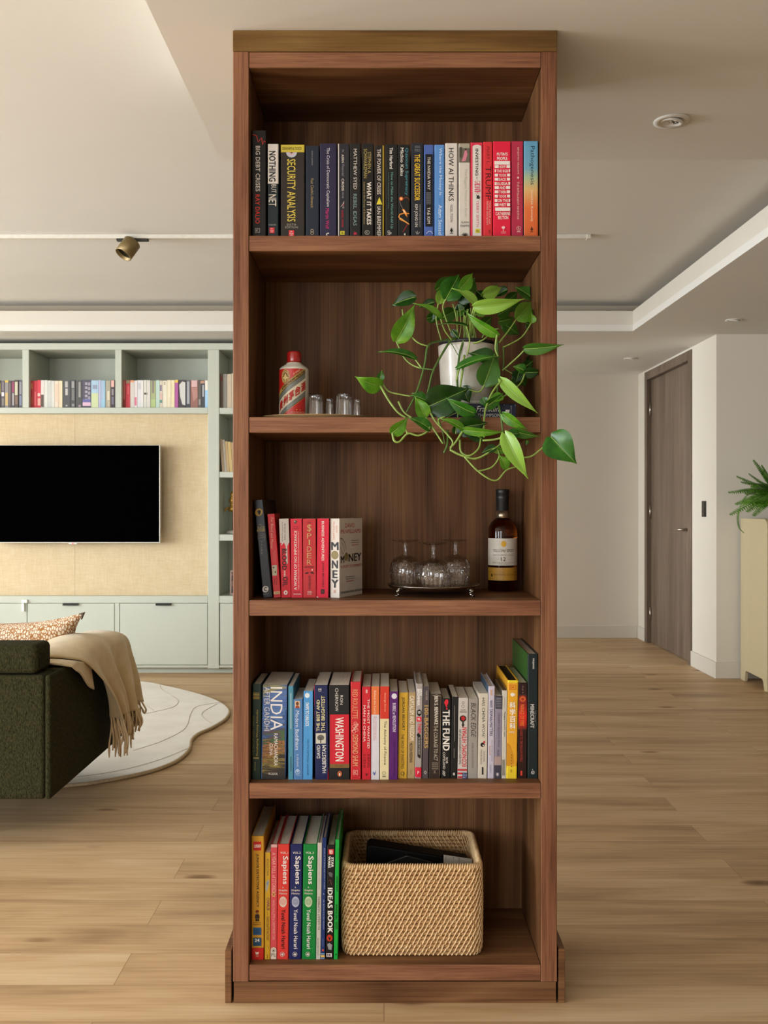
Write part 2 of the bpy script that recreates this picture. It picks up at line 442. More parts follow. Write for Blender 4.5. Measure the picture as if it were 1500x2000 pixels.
f.box(ux(406), ux(428), UF, UB, .04, zo1 - .0005)
f.box(xr0, xr1, UF, UB, .04, zo1 - .0005)
f.box(UL, UL + .06, UF, UB, .04, zo1 - .0005)
f.box(xr1, UR, UF + .02, UB, .04, zo1 - .0005)
f.box(UL, UR, UB, UB + .015, .04, zt)
f.build('frame', SAGE, unit, bevel=.0025, seg=1)
for a, b_ in ((796.5, 808.5), (921.5, 932.5), (1044, 1056)):
    MB().box(ux(428) + .0005, xr0 - .0005, UF + .003, UB - .001, uz(b_), uz(a)).build('shelf', SAGE, unit, bevel=.002, seg=1)
MB().box(UL + .061, ux(406) - .001, UF + .001, UB - .001, zrail, zbase).build('counter_board', SAGE, unit, bevel=.0025, seg=1)
MB().box(ux(428) + .001, xr0 - .001, UF + .001, UB - .001, zrail, zbase).build('counter_board', SAGE, unit, bevel=.0025, seg=1)
MB().box(UL + .061, xr0, UF + .06, UF + .08, 0, zdb + .01).build('toe_kick', SAGE, unit)
def weave():
    m, nt, b = newmat('beige_grasscloth')
    a = noise(nt, mapping(nt, (.12, 1, 1)).outputs[0], 130, 3, .6); c_ = noise(nt, mapping(nt, (1, 1, .12)).outputs[0], 130, 3, .6)
    d = noise(nt, mapping(nt, (1, 1, 1)).outputs[0], 9, 3, .6)
    s = math_(nt, 'ADD', math_(nt, 'MULTIPLY', math_(nt, 'ADD', a.outputs['Fac'], c_.outputs['Fac']), .38), math_(nt, 'MULTIPLY', d.outputs['Fac'], .24))
    r = ramp(nt, s, [(.3, 'c6b08b'), (.5, 'd2bd99'), (.7, 'dccbab')])
    nt.links.new(r.outputs[0], b.inputs['Base Color']); b.inputs['Roughness'].default_value = .9; bump(nt, b, s, .3, .001); return m
GRASS = weave()
panel_x = [UL + .061, ux(-42), ux(142), ux(406) - .001]
for k in range(3):
    MB().box(panel_x[k] + .0006, panel_x[k + 1] - .0006, 7.15, 7.17, zbase + .0005, zb2 - .0005).build('fabric_panel', GRASS, unit)
doors = [(53, 223.3), (233.7, 405.2), (429.3, 557)] + [(53 - LP, 223.3 - LP), (53 - 2 * LP, 223.3 - 2 * LP)]
prevx = UL + .061
st = MB()
for a, b_ in ((40.5, 52.3), (224, 233), (40.5 - LP, 52.3 - LP)):
    st.box(ux(a), ux(b_), UF + .002, UF + .05, zdb, zrail - .0005)
st.box(UL + .061, ux(406) - .001, UF + .002, UF + .05, zdb - .018, zdb - .0005)
st.box(ux(428) + .001, xr0 - .001, UF + .002, UF + .05, zdb - .018, zdb - .0005)
st.build('door_frame', SAGE, unit, bevel=.0015, seg=1)
HAND = paint('2a2a26', .35, .6)
for a, b_ in doors:
    xa, xb = max(ux(a), UL + .07), ux(b_)
    d_ = MB().box(xa + .001, xb - .001, UF + .003, UF + .024, zdb + .003, zdt - .003).build('drawer', SAGE, unit, bevel=.002, seg=1)
    xm = ux((a + b_) / 2 + .5) if xa > UL + .08 else (xa + xb) / 2
    if a != 429.3:
        h = MB(); h.box(xm - .058, xm + .058, UF - .014, UF + .003, zdt - .006, zdt - .003); h.box(xm - .058, xm + .058, UF - .016, UF - .0125, zdt - .017, zdt - .003)
        h.build('handle', HAND, d_, bevel=.001, seg=1)
lk = MB(); lk.box(ux(43.5), ux(54.5), UF - .018, UF + .0015, uz(1177), uz(1171)); lk.box(ux(43.5), ux(48.5), UF - .014, UF + .0015, uz(1194), uz(1178))
lk.build('child_latch', paint('efece6', .4), unit, bevel=.003)

# television
tv = thing('television', 'wide black flat television mounted on the beige fabric panel', 'television', (-2.27, 7.06, 1.34))
tx1, tx0 = (310.5 - CX) / FPX * 7.03, -2.895
tz1, tz0 = HC - (870 - CY) / FPX * 7.03, HC - (1059 - CY) / FPX * 7.03
SIL = paint('c7c3ba', .35, .7)
MB().box(tx0, tx1 + .008, 7.034, 7.075, tz0 - .006, tz1 + .004).build('bezel', SIL, tv, bevel=.003)
MB().box(tx0 + .004, tx1, 7.030, 7.0338, tz0, tz1).build('screen', paint('020202', .7, spec=0.0), tv)
MB().box(-2.6, -1.95, 7.0755, 7.149, 1.15, 1.5).build('wall_mount', BLACK, tv)
b_ = MB().box(px(134, 1060, 7.03).x, px(150, 1060, 7.03).x, 7.03, 7.05, tz0 - .013, tz0 - .006).build('sensor_bar', SIL, tv, bevel=.001)
m, nt, bb = newmat('red_standby_light'); bb.inputs['Emission Color'].default_value = (1, .05, .06, 1); bb.inputs['Emission Strength'].default_value = 3
n_ = noise(nt, mapping(nt, (1, 1, 1)).outputs[0], 20); nt.links.new(ramp(nt, n_.outputs['Fac'], [(0, 'd01818'), (1, 'ff3030')]).outputs[0], bb.inputs['Base Color'])
q = px(142, 1062, 7.03)
MB().lathe([(0, -.003), (.0045, -.003), (.0045, .003), (0, .003)], 12, c=(0, 0, 0), M=Matrix.Translation((q.x, 7.029, tz0 - .0095)) @ Matrix.Rotation(PI / 2, 4, 'X')).build('standby_light', m, b_)

# ------------------------------------------------------------------ ceiling fixtures
yt = 5.145
MB().box(-6.19, 1.105, yt - .018, yt + .018, ZT - .022, ZT - .0002).build('track_rail', paint('d8d3c8', .5), tr := thing('lighting_track', 'long slim white lighting track fixed to the raised ceiling', 'lighting track', (-1.5, yt, ZT)), bevel=.002)
t0 = MB(); t0.box(1.085, 1.107, yt - .02, yt + .02, ZT - .024, ZT - .0001); t0.build('end_cap', TRIM, tr, bevel=.002)
BRONZE = paint('7d6a45', .42, .55)
sp = thing('spotlight', 'bronze cylinder spotlight hanging tilted from the ceiling track', 'spotlight', (-1.33, yt, ZT - .022))
sc_ = lambda x, y: px(x, y, yt)
a0 = sc_(258, 462)
MB().box(sc_(228, 0).x, sc_(290, 0).x, yt - .015, yt + .015, ZT - .034, ZT - .0222).build('adapter', paint('24221e', .5), sp, bevel=.004)
MB().tube([(a0.x, yt, ZT - .034), (a0.x, yt, ZT - .075)], .008, 10).build('stem', paint('1c1a17', .5), sp)
top, bot = sc_(259, 473), sc_(244, 501) + Vector((0, -.035, 0))
ax = (bot - top).normalized(); rot = Vector((0, 0, 1)).rotation_difference(-ax).to_matrix().to_4x4()
L_ = (bot - top).length
hd = MB().lathe([(0, L_), (.044, L_), (.047, L_ - .004), (.047, 0), (.042, 0), (.042, .02)], 32, 0, M=Matrix.Translation(bot) @ rot)
hd = hd.build('lamp_head', BRONZE, sp)
MB().lathe([(0, .021), (.0415, .021), (.0415, .018), (0, .018)], 24, 0, M=Matrix.Translation(bot) @ rot).build('lens', paint('0b0a0a', .2), hd)
def downlight(x, y, z, r, tilt, label):
    t = thing('ceiling_downlight', label, 'ceiling light', (x, y, z), 'recessed downlights')
    M0 = Matrix.Translation((x, y, z))
    MB().lathe([(r * .66, -.002), (r * .74, -.005), (r, -.004), (r, 0), (r * .66, 0)], 48, 0, M=M0).build('trim_ring', paint('d9d5cc', .4), t)
    R = M0 @ Matrix.Translation((0, 0, -.004)) @ Matrix.Rotation(tilt, 4, 'Y') @ Matrix.Rotation(.1, 4, 'X')
    g = MB().lathe([(r * .64, .003), (r * .62, -.004), (r * .47, -.003), (r * .42, .002), (r * .40, .0022)], 48, 0, M=R).build('gimbal', paint('d2cec5', .35), t)
    l = MB().lathe([(0, .0015), (r * .41, .0015), (r * .41, .0045), (0, .0045)], 32, 0, M=R).build('lamp_face', paint('2f2c28', .3), t)
    for k in range(7):
        a = k * 2 * PI / 6; rr = 0 if k == 6 else r * .25
        s = MB().lathe([(0, 0), (r * .10, .0), (r * .06, -.0016), (0, -.002)], 10, 0, M=R @ Matrix.Translation((rr * math.cos(a), rr * math.sin(a), .0014))); s.build('lens', paint('b9b4aa', .12, .8), l)
p = px(1312, 236, 1.191 * FPX / 752)
downlight(p.x, p.y, ZS, .055, .16, 'recessed white downlight in the low ceiling right of the bookcase, the nearest one')
Y_ = 1.239 * FPX / 363; downlight(684 / FPX * Y_, Y_, ZH, .058, .05, 'small white recessed downlight in the hall ceiling above the fern')
Y_ = 1.239 * FPX / 288; downlight(482 / FPX * Y_, Y_, ZH, .058, .05, 'small white recessed downlight in the far hall ceiling, in front of the door')

# ------------------------------------------------------------------ sofa, cushion, throw, rug
def boucle():
    m, nt, b = newmat('olive_boucle')
    mp = mapping(nt, (1, 1, .4))
    v = nd(nt, 'ShaderNodeTexVoronoi'); v.inputs['Scale'].default_value = 330; nt.links.new(mp.outputs[0], v.inputs['Vector'])
    n = noise(nt, mp.outputs[0], 170, 3, .65)
    s = math_(nt, 'ADD', math_(nt, 'MULTIPLY', v.outputs['Distance'], -.5), n.outputs['Fac'])
    r = ramp(nt, s, [(-.2, '1d1c0f'), (.3, '34321d'), (.8, '4b482b')])
    nt.links.new(r.outputs[0], b.inputs['Base Color']); b.inputs['Roughness'].default_value = .95; b.inputs['Specular IOR Level'].default_value = .1
    bump(nt, b, s, .6, .004); return m
BOU = boucle()
SX, SB, SFt, SZ0, SZ1 = -1.20, 3.45, 4.45, .188, .634
sofa = thing('sofa', 'dark olive green boucle sofa seen from behind with slim arms', 'sofa', (-2.3, 3.95, 0))
MB().box(-3.4, SX - .0225, SB, SB + .12, SZ0, SZ1).build('backrest', BOU, sofa, bevel=.012, seg=3)
def arm(s):
    x1 = SX if s > 0 else -3.402 - .002; d = -1 if s > 0 else 1
    pts = [(x1, SB), (x1 + d * .0215, SB), (x1 + d * .0215, SB + .121), (x1 + d * .14, SB + .121), (x1 + d * .14, SFt), (x1, SFt)]
    MB().prism(pts, SZ0, SZ1 + .002, 'z').build('arm', BOU, sofa, bevel=.009, seg=3)
arm(1)
MB().box(-3.54, -3.402, SB, SFt, SZ0, SZ1).build('arm', BOU, sofa, bevel=.012, seg=3)
MB().box(-3.4, SX - .142, SB + .122, SFt - .01, SZ0 + .01, .30).build('base', BOU, sofa, bevel=.01)
for a in (-3.38, -2.36):
    MB().box(a, a + 1.015, SB + .29, SFt + .01, .302, .44).build('seat_cushion', BOU, sofa, bevel=.04, seg=4)
bc = MB()
def pillowbox(mb, x0, x1, y0, y1, z0, z1, M=None, n=14, bul=.025, e=5):
    cx, cy, cz = (x0 + x1) / 2, (y0 + y1) / 2, (z0 + z1) / 2; hx, hy, hz = (x1 - x0) / 2, (y1 - y0) / 2, (z1 - z0) / 2
    def fn(u, v):
        a = 2 * PI * u; b = PI * (v - .5)
        sg = lambda w, p: math.copysign(abs(w) ** p, w)
        return (cx + hx * sg(math.cos(b), 2 / e) * sg(math.cos(a), 2 / e), cy + hy * sg(math.cos(b), 2 / e) * sg(math.sin(a), 2 / e), cz + hz * sg(math.sin(b), 2 / e))
    return mb.grid(fn, 48, 24, 0, True, cu=True, M=M)
for x0, x1 in ((-3.39, -2.33), (-2.32, SX - .05)):
    MB().box(x0, x1, SB + .01, SB + .155, SZ1 + .003, .744).build('back_cushion', BOU, sofa, bevel=.022, seg=4)
for x, y in ((-1.62, SB + .16), (-1.62, SFt - .14), (-3.2, SB + .16), (-3.2, SFt - .14)):
    zf = .0186 if (x > -2 and y > 4) else 0
    MB().tube([(x, y, zf), (x, y, SZ0 + .005)], [.012, .018], 12).build('leg', paint('1a1917', .4, .6), sofa)

def knit():
    m, nt, b = newmat('rust_cream_print')
    mp = mapping(nt, (1.25, 1, .72))
    v = nd(nt, 'ShaderNodeTexVoronoi', feature='DISTANCE_TO_EDGE'); v.inputs['Scale'].default_value = 76; v.inputs['Randomness'].default_value = .75
    nt.links.new(mp.outputs[0], v.inputs['Vector'])
    n = noise(nt, mp.outputs[0], 60, 2)
    s = math_(nt, 'ADD', v.outputs['Distance'], math_(nt, 'MULTIPLY', math_(nt, 'SUBTRACT', n.outputs['Fac'], .5), .16))
    r = ramp(nt, s, [(.07, 'a06a34'), (.17, 'e2d3bd')])
    nt.links.new(r.outputs[0], b.inputs['Base Color']); b.inputs['Roughness'].default_value = .9
    bump(nt, b, n.outputs['Fac'], .3, .002); return m
pil = MB()
W_, HW = .30, .20
def pf(side):
    def fn(u, v):
        a, c_ = 2 * u - 1, 2 * v - 1
        th = .085 * ((1 - a ** 4) * (1 - c_ ** 4)) ** .6
        sq = 1 - (.36 * (1 - c_) / 2 if a > 0 else 0)
        return (W_ * sq * a * (1 - .17 * (1 - c_ ** 2) * abs(a) ** 3), side * th, HW * c_ * (1 - .16 * (1 - a ** 2) * abs(c_) ** 3))
    return fn
tip = px(163.5, 1196.5, 4.0)
Mp = Matrix.Translation(tip) @ Matrix.Rotation(-.14, 4, 'Z') @ Matrix.Rotation(-.07, 4, 'Y') @ Matrix.Rotation(.15, 4, 'X') @ Matrix.Translation((-W_, 0, -HW))
pil.grid(pf(1), 36, 30, 0, True, M=Mp); pil.grid(pf(-1), 36, 30, 0, True, M=Mp)
ctr = Mp @ Vector((0, 0, 0))
th_ = thing('throw_pillow', 'cream and rust patterned square pillow with a pointed corner on the sofa', 'pillow', tuple(Mp @ Vector((0, 0, -HW))))
pil.build('pillow_cover', knit(), th_)
MB().tube([Mp @ Vector((W_ * .955, 0, HW * .86)), Mp @ Vector((W_ * 1.0, 0, HW * 1.0)), Mp @ Vector((W_ * .93, 0, HW * .97))], [.003, .008, .003], 8).build('corner_trim', paint('4a3826', .8), th_)

def wool():
    m, nt, b = newmat('camel_wool')
    n = noise(nt, mapping(nt, (1, 1, 1)).outputs[0], 14, 4, .6); n2 = noise(nt, mapping(nt, (1, 1, .3)).outputs[0], 260, 2)
    r = ramp(nt, n.outputs['Fac'], [(.3, 'c6af82'), (.7, 'd9c49a')])
    nt.links.new(r.outputs[0], b.inputs['Base Color']); b.inputs['Roughness'].default_value = .95; b.inputs['Sheen Weight'].default_value = .35
    bump(nt, b, n2.outputs['Fac'], .4, .0015); return m
WOOL = wool()
FRI = paint('d6bd96', .95, var=.1, scale=60)
thr = thing('throw_blanket', 'camel wool throw blanket with tassels draped over the sofa arm', 'blanket', (-1.25, 4.1, SZ1))
def throwpt(u, v):
    # v runs from the seat side over the arm and down its outside; u runs along the arm
    yl = [3.56, 3.60, 3.66, 3.74, 3.84, 3.93, 4.00]; yr = [4.38, 4.39, 4.39, 4.38, 4.36, 4.33, 4.30]
    xs = [-1.47, -1.40, -1.30, -1.185, -1.150, -1.125, -1.115]
    zs = [.60, .655, .668, .648, .565, .46, .352]
    def L(t, A):
        t *= len(A) - 1; i = min(int(t), len(A) - 2); f_ = t - i
        p0, p1, p2, p3 = A[max(i - 1, 0)], A[i], A[i + 1], A[min(i + 2, len(A) - 1)]
        return .5 * (2 * p1 + (p2 - p0) * f_ + (2 * p0 - 5 * p1 + 4 * p2 - p3) * f_ ** 2 + (3 * p1 - p0 - 3 * p2 + p3) * f_ ** 3)
    y = L(v, yl) + (L(v, yr) - L(v, yl)) * u
    dn = max(0, (v - .42) / .58)
    fold = .026 * math.sin(u * 17 + v * 2.5) * dn + .014 * math.sin(u * 31 + 1) * dn ** 2
    x = L(v, xs) + fold + .015 * dn * u
    top = (1 - dn) * (.007 * math.sin(u * 11 + v * 9) + .035 * math.sin(PI * min(1, u * 1.05)) ** .7 * math.sin(PI * min(1, v / .75)))
    z = L(v, zs) + top + .010 * math.sin(u * 9) * dn + .012 * dn * u
    return (x, y, z)
tb = MB().grid(throwpt, 70, 46, 0, True)
def flap(u, v):
    # turned-back lower layer under the near edge
    y = 3.60 + .21 * u + .04 * v; dn = max(0, (v - .45) / .55)
    x = [-1.42, -1.32, -1.178, -1.172, -1.168][0] if False else (-1.42 + (.242) * min(1, v / .45) + .012 * dn)
    z = .640 + .012 * math.sin(PI * min(1, v / .45)) - dn * (.02 + .115 * u) + .006 * math.sin(u * 7)
    return (x, y, z)
tb.grid(flap, 22, 24, 0, True)
tb.build('woven_cloth', WOOL, thr, solid=.007)
fr = MB(); rnd = random.Random(3)
for k in range(84):
    u = (k + .5) / 84 + rnd.uniform(-.008, .008); p0 = Vector(throwpt(min(max(u, 0), 1), .992)); ln = rnd.uniform(.07, .13) + (.05 if u < .25 else 0) - .02 * u
    sw = Vector((rnd.uniform(-.012, .028), rnd.uniform(-.03, .03), 0))
    pts = [p0, p0 + Vector((.004, 0, -ln * .3)) + sw * .3, p0 + Vector((.004, 0, -ln * .65)) + sw * .9, p0 + Vector((0, 0, -ln)) + sw * rnd.uniform(.4, 1.5)]
    fr.tube(smooth_path(pts, 4), [.0038] * 9 + [.0046] * 2 + [.0034] * 1 + [.0026], 6)
fr.build('fringe', FRI, thr)

rp = [(272, 1330), (320, 1338), (380, 1352), (425, 1368), (447, 1385), (440, 1402), (415, 1418), (388, 1430), (374, 1443), (370, 1460), (350, 1480), (310, 1498), (260, 1511), (200, 1522), (145, 1529)]
fl = lambda x, y, z=.018: ((x - CX) / FPX * ((HC - z) * FPX / (y - CY)), (HC - z) * FPX / (y - CY))
rpts = [fl(*q) for q in rp] + [(-1.75, 4.16), (-2.5, 4.2), (-3.2, 4.5), (-3.5, 5.2), (-3.3, 6.1), (-2.8, 6.65), (-2.25, 6.85)]
ro = [(p.x, p.y) for p in smooth_path([(a, b_, 0) for a, b_ in rpts], 8, True)]
rug = thing('area_rug', 'ivory white irregular shaped rug with carved lines on the oak floor', 'rug', (-2.2, 5.4, 0))
def shag():
    m, nt, b = newmat('ivory_wool_pile')
    n = noise(nt, mapping(nt, (1, 1, 1)).outputs[0], 5, 4, .6); n2 = noise(nt, mapping(nt, (1, 1, 1)).outputs[0], 320, 2)
    r = ramp(nt, n.outputs['Fac'], [(.3, 'e8e3da'), (.7, 'f5f1ea')]); nt.links.new(r.outputs[0], b.inputs['Base Color'])
    b.inputs['Roughness'].default_value = .95; bump(nt, b, n2.outputs['Fac'], .5, .002); return m
MB().prism(ro, .0005, .018, 'z').build('pile', shag(), rug, bevel=.006, seg=2)
MB().tube([(x, y, .009) for x, y in ro], .0085, 8, closed=True).build('bound_edge', paint('b79f7b', .9, var=.2, scale=150), rug)
gr = MB()
for ln in ([(150, 1517), (200, 1511), (260, 1499), (320, 1481), (366, 1462)], [(312, 1338), (315, 1345), (322, 1352), (340, 1362), (348, 1371), (338, 1381), (308, 1389), (285, 1394)],
           [(424, 1375), (400, 1388), (394, 1396), (400, 1404), (412, 1413)], [(240, 1360), (275, 1372), (300, 1388)], [(430, 1372), (385, 1380), (372, 1395), (366, 1415), (352, 1430), (310, 1450), (260, 1466)]):
    gr.tube([(x, y, .0178) for x, y in [fl(q.x, q.y) for q in smooth_path([(a, b_, 0) for a, b_ in ln], 8)]], .0022, 5)
gr.build('carved_line', paint('bdb4a5', .95), rug)

# ------------------------------------------------------------------ beige cabinet with fern (right edge)
BEI = paint('c6b792', .5, var=.015)
cab = thing('sideboard', 'tall beige painted sideboard with rounded top corners against the right wall', 'sideboard', (3.1, 6.65, 0))
def side_profile():
    y0, y1, zt_ = 6.41, 6.885, 1.157
    pts = [(y1, 0), (y1, zt_)]
    for k in range(9):
        a = PI / 2 + PI / 2 * k / 8
        pts.append((y0 + .055 + .055 * math.cos(a), zt_ - .055 + .055 * math.sin(a)))
    pts += [(y0, 0), (y0 + .05, 0), (y0 + .065, .05), (y0 + .085, .072), (y1 - .10, .078), (y1 - .085, .06), (y1 - .075, 0)]
    return pts
SP = side_profile()
for x in (2.562, 3.70):
    MB().prism(SP, x, x + .022, 'x').build('side_panel', BEI, cab, bevel=.002)
inner = [(6.88, .085), (6.88, 1.154)] + [(6.412 + .055 + .053 * math.cos(PI / 2 + PI / 2 * k / 8), 1.154 - .055 + .053 * math.sin(PI / 2 + PI / 2 * k / 8)) for k in range(9)] + [(6.414, .085)]
MB().prism(inner, 2.5845, 3.6995, 'x').build('body', BEI, cab)
for k in range(2):
    x0 = 2.595 + k * .552
    d_ = MB().box(x0, x0 + .545, 6.396, 6.4135, .10, 1.08).build('door', BEI, cab, bevel=.003)
    MB().tube([(x0 + (.50 if k == 0 else .045), 6.396, .72), (x0 + (.50 if k == 0 else .045), 6.37, .72)], [.008, .012], 14).build('knob', paint('a58a55', .35, .8), d_)
fx, fy, fz = 2.735, 6.62, 1.157
fern = thing('potted_fern', 'green sword fern in a terracotta pot on the beige sideboard', 'potted plant', (fx, fy, fz))
MB().lathe([(0, .002), (.055, .002), (.06, .006), (.078, .10), (.082, .10), (.083, .118), (.075, .118), (.07, .10), (0, .10)], 36, 0, c=(fx, fy, fz)).build('pot', paint('c79f7c', .7, var=.08), fern)
MB().lathe([(0, .104), (.069, .104), (.069, .100), (0, .100)], 24, 0, c=(fx, fy, fz)).build('soil', paint('33261a', .95), fern)
def leafmat(name, c0, c1, c2, under, var=0):
    m, nt, b = newmat(name)
    n = noise(nt, mapping(nt, (1, 1, 1)).outputs[0], 30, 3, .6)
    r = ramp(nt, n.outputs['Fac'], [(.3, c0), (.55, c1), (.75, c2)])
    g = nd(nt, 'ShaderNodeNewGeometry')
    col = mixc(nt, g.outputs['Backfacing'], r.outputs[0], under)
    nt.links.new(col, b.inputs['Base Color']); b.inputs['Roughness'].default_value = .32; b.inputs['Specular IOR Level'].default_value = .5
    tr_ = nd(nt, 'ShaderNodeBsdfTranslucent'); nt.links.new(col, tr_.inputs[0])
    ms = nd(nt, 'ShaderNodeMixShader'); ms.inputs[0].default_value = .25
    out = nt.nodes['Material Output']
    nt.links.new(b.outputs[0], ms.inputs[1]); nt.links.new(tr_.outputs[0], ms.inputs[2]); nt.links.new(ms.outputs[0], out.inputs[0])
    return m
FERN = leafmat('fern_green', '3f7018', '5a9226', '78ae3c', '7aa848')
ff = MB(); rnd = random.Random(11)
def frond(path, wid):
    P = smooth_path(path, 7); n = len(P)
    ff.tube(P, [.0022] * n, 4)
    for i in range(2, n):
        for sub in (0, .5):
            q = P[i - 1].lerp(P[i], sub) if i < n else P[i]
            t = (P[min(i, n - 1)] - P[i - 1]).normalized(); f_ = (i - 1 + sub) / n
            ll = wid * (math.sin(PI * min(1, f_ * .92 + .08)) ** .6)
            sd = t.cross(Vector((0, -.55, .8))).normalized()
            for s in (-1, 1):
                d = (sd * s + t * .25 + Vector((0, 0, -.12))).normalized(); w_ = t * ll * .34
                a = q; b2 = q + d * ll * 1.05
                ff.add([a - w_ * .6, a + w_ * .6, a + d * ll * .6 + w_ * .7, b2, a + d * ll * .6 - w_ * .5], [(0, 1, 2, 3, 4)], 0)
src = Vector((fx, fy, fz + .11))
for tx, ty, dy in ((1422, 962, -.05), (1425, 1006, -.1), (1438, 930, .0), (1447, 942, -.1), (1471, 898, .02), (1487, 908, -.05), (1471, 1008, -.14), (1450, 985, .1), (1455, 965, -.15), (1490, 930, -.16),
                   (1510, 900, 0), (1530, 905, -.1), (1560, 935, 0), (1580, 960, -.05), (1590, 1000, .05), (1540, 985, -.16), (1565, 1010, -.1), (1520, 940, .12), (1466, 950, .08), (1480, 968, -.12), (1436, 985, -.04), (1462, 925, -.06), (1478, 940, -.18), (1495, 975, -.2), (1468, 980, -.2), (1505, 950, -.1), (1445, 958, -.12), (1482, 990, -.16), (1458, 1000, -.1), (1500, 925, .04)):
    q = px(tx, ty, fy + dy); mid = (src + q) / 2 + Vector((0, 0, .05 if ty > 930 else .025))
    frond([src, src.lerp(mid, .5) + Vector((0, 0, .025)), mid, q], .038)
q1 = px(1443, 1000, 6.45)
frond([src, px(1465, 965, 6.5), q1, px(1443, 1028, 6.44), px(1453, 1041, 6.44)], .012)
ff.build('fronds', FERN, fern)

# ------------------------------------------------------------------ books
def paper():
    m, nt, b = newmat('page_edges')
    n = noise(nt, mapping(nt, (1, .03, .03)).outputs[0], 900, 2, .6)
    r = ramp(nt, n.outputs['Fac'], [(.3, 'e2d9c9'), (.6, 'f6f1e6')]); nt.links.new(r.outputs[0], b.inputs['Base Color']); b.inputs['Roughness'].default_value = .9
    return m
PAGES = paper()
def uvramp(stops, rot=0, streak=False):
    k = ('uvr', tuple(stops), streak)
    if k in _cache: return _cache[k]
    m, nt, b = newmat('printed_gradient')
    t = nd(nt, 'ShaderNodeTexCoord'); s = nd(nt, 'ShaderNodeSeparateXYZ'); nt.links.new(t.outputs['UV'], s.inputs[0])
    f = s.outputs[1]
    if streak:
        mp = nd(nt, 'ShaderNodeMapping'); mp.inputs['Rotation'].default_value = (0, 0, .16); mp.inputs['Scale'].default_value = (.5, 13, 1); nt.links.new(t.outputs['UV'], mp.inputs[0])
        n = noise(nt, mp.outputs[0], 1.7, 4, .6, .4)
        f = math_(nt, 'ADD', math_(nt, 'MULTIPLY', math_(nt, 'SUBTRACT', n.outputs['Fac'], .5), .75), f)
        f = math_(nt, 'ADD', f, math_(nt, 'MULTIPLY', s.outputs[0], -.10))
    r = ramp(nt, f, list(stops)); nt.links.new(r.outputs[0], b.inputs['Base Color']); b.inputs['Roughness'].default_value = .4
    _cache[k] = m; return m

def T(t, x0, x1, y0, y1, mode, col, bold=0.0, shear=0.0): return ('T', t, x0, x1, y0, y1, mode, col, bold, shear)
def R(x0, x1, y0, y1, col): return ('R', x0, x1, y0, y1, col)
def E(cx, cy, rx, ry, col): return ('E', cx, cy, rx, ry, col)
def O(cx, cy, r, w, col): return ('O', cx, cy, r, w, col)
def P(pts, col): return ('P', pts, col)
def L(pts, w, col): return ('L', pts, w, col)
def G(x0, x1, y0, y1, stops, streak=False): return ('G', x0, x1, y0, y1, stops, streak)
def lines(x0, x1, ys, w, col, v=False):
    """rows of print too small to read"""
    return [R(x0, x1, y - w / 2, y + w / 2, col) for y in ys] if not v else [R(y - w / 2, y + w / 2, x0, x1, col) for y in ys]

class Decals:
    """prints flat shapes on a surface: fn(s, t, lift) -> point, s across 0..1, t down 0..1"""
    def __init__(self, mb, mats, fn, conv, asp):
        self.mb, self.mats, self.fn, self.conv, self.asp, self.k = mb, mats, fn, conv, asp, 0
    def mi(self, c):
        m = paint(c, .42, var=.02, spec=.3) if isinstance(c, str) else c
        if m not in self.mats: self.mats.append(m)
        return self.mats.index(m)
    def flat(self, pts2, faces, c, uvs=None):
        lift = .00025 + .00007 * self.k
        self.mb.add([self.fn(*self.conv(x, y), lift) for x, y in pts2], faces, self.mi(c), False, None, uvs)
    def put(self, it):
        self.k += 1; k = it[0]
        if k == 'T':
            _, s, x0, x1, y0, y1, mode, c, bold, shear = it
            lay, fs = text_geo(s, bold, shear)
            for vs in lay:
                if mode == 'd': pts = [(x0 + (x1 - x0) * v, y0 + (y1 - y0) * u) for u, v in vs]
                elif mode == 'u': pts = [(x1 - (x1 - x0) * v, y1 - (y1 - y0) * u) for u, v in vs]
                else: pts = [(x0 + (x1 - x0) * u, y1 - (y1 - y0) * v) for u, v in vs]
                self.flat(pts, fs, c); self.k += .3
        elif k in 'RG':
            x0, x1, y0, y1, c = it[1:6]; n = 8; nv = 1
            if k == 'G': c = uvramp(tuple(it[5]), streak=it[6])
            pts = []; uvs = []
            for i in range(n + 1):
                q_ = (0, .02, .05, .12, .5, .88, .95, .98, 1)[i]
                for j in range(2): pts.append((x0 + (x1 - x0) * q_, y0 + (y1 - y0) * j)); uvs.append((q_, 1 - j))
            self.flat(pts, [(2 * i, 2 * i + 1, 2 * i + 3, 2 * i + 2) for i in range(n)], c, uvs if k == 'G' else None)
        elif k == 'E':
            _, cx, cy, rx, ry, c = it
            self.flat([(cx + rx * math.cos(2 * PI * i / 28), cy + ry * math.sin(2 * PI * i / 28)) for i in range(28)], [tuple(range(28))], c)
        elif k == 'O':
            _, cx, cy, r, w, c = it; n = 28; pts = []
            for i in range(n):
                a = 2 * PI * i / n
                pts += [(cx + r * math.cos(a), cy + r * math.sin(a)), (cx + (r - w) * math.cos(a), cy + (r - w) * math.sin(a))]
            self.flat(pts, [(2 * i, 2 * i + 1, (2 * i + 3) % (2 * n), (2 * i + 2) % (2 * n)) for i in range(n)], c)
        elif k == 'P': self.flat(it[1], [tuple(range(len(it[1])))], it[2])
        elif k == 'L':
            _, pl, w, c = it; pts = []
            for i, (x, y) in enumerate(pl):
                a = pl[max(i - 1, 0)]; b_ = pl[min(i + 1, len(pl) - 1)]
                dx, dy = b_[0] - a[0], b_[1] - a[1]; l = math.hypot(dx, dy) or 1
                pts += [(x - dy / l * w / 2, y + dx / l * w / 2), (x + dy / l * w / 2, y - dx / l * w / 2)]
            self.flat(pts, [(2 * i, 2 * i + 1, 2 * i + 3, 2 * i + 2) for i in range(len(pl) - 1)], c)

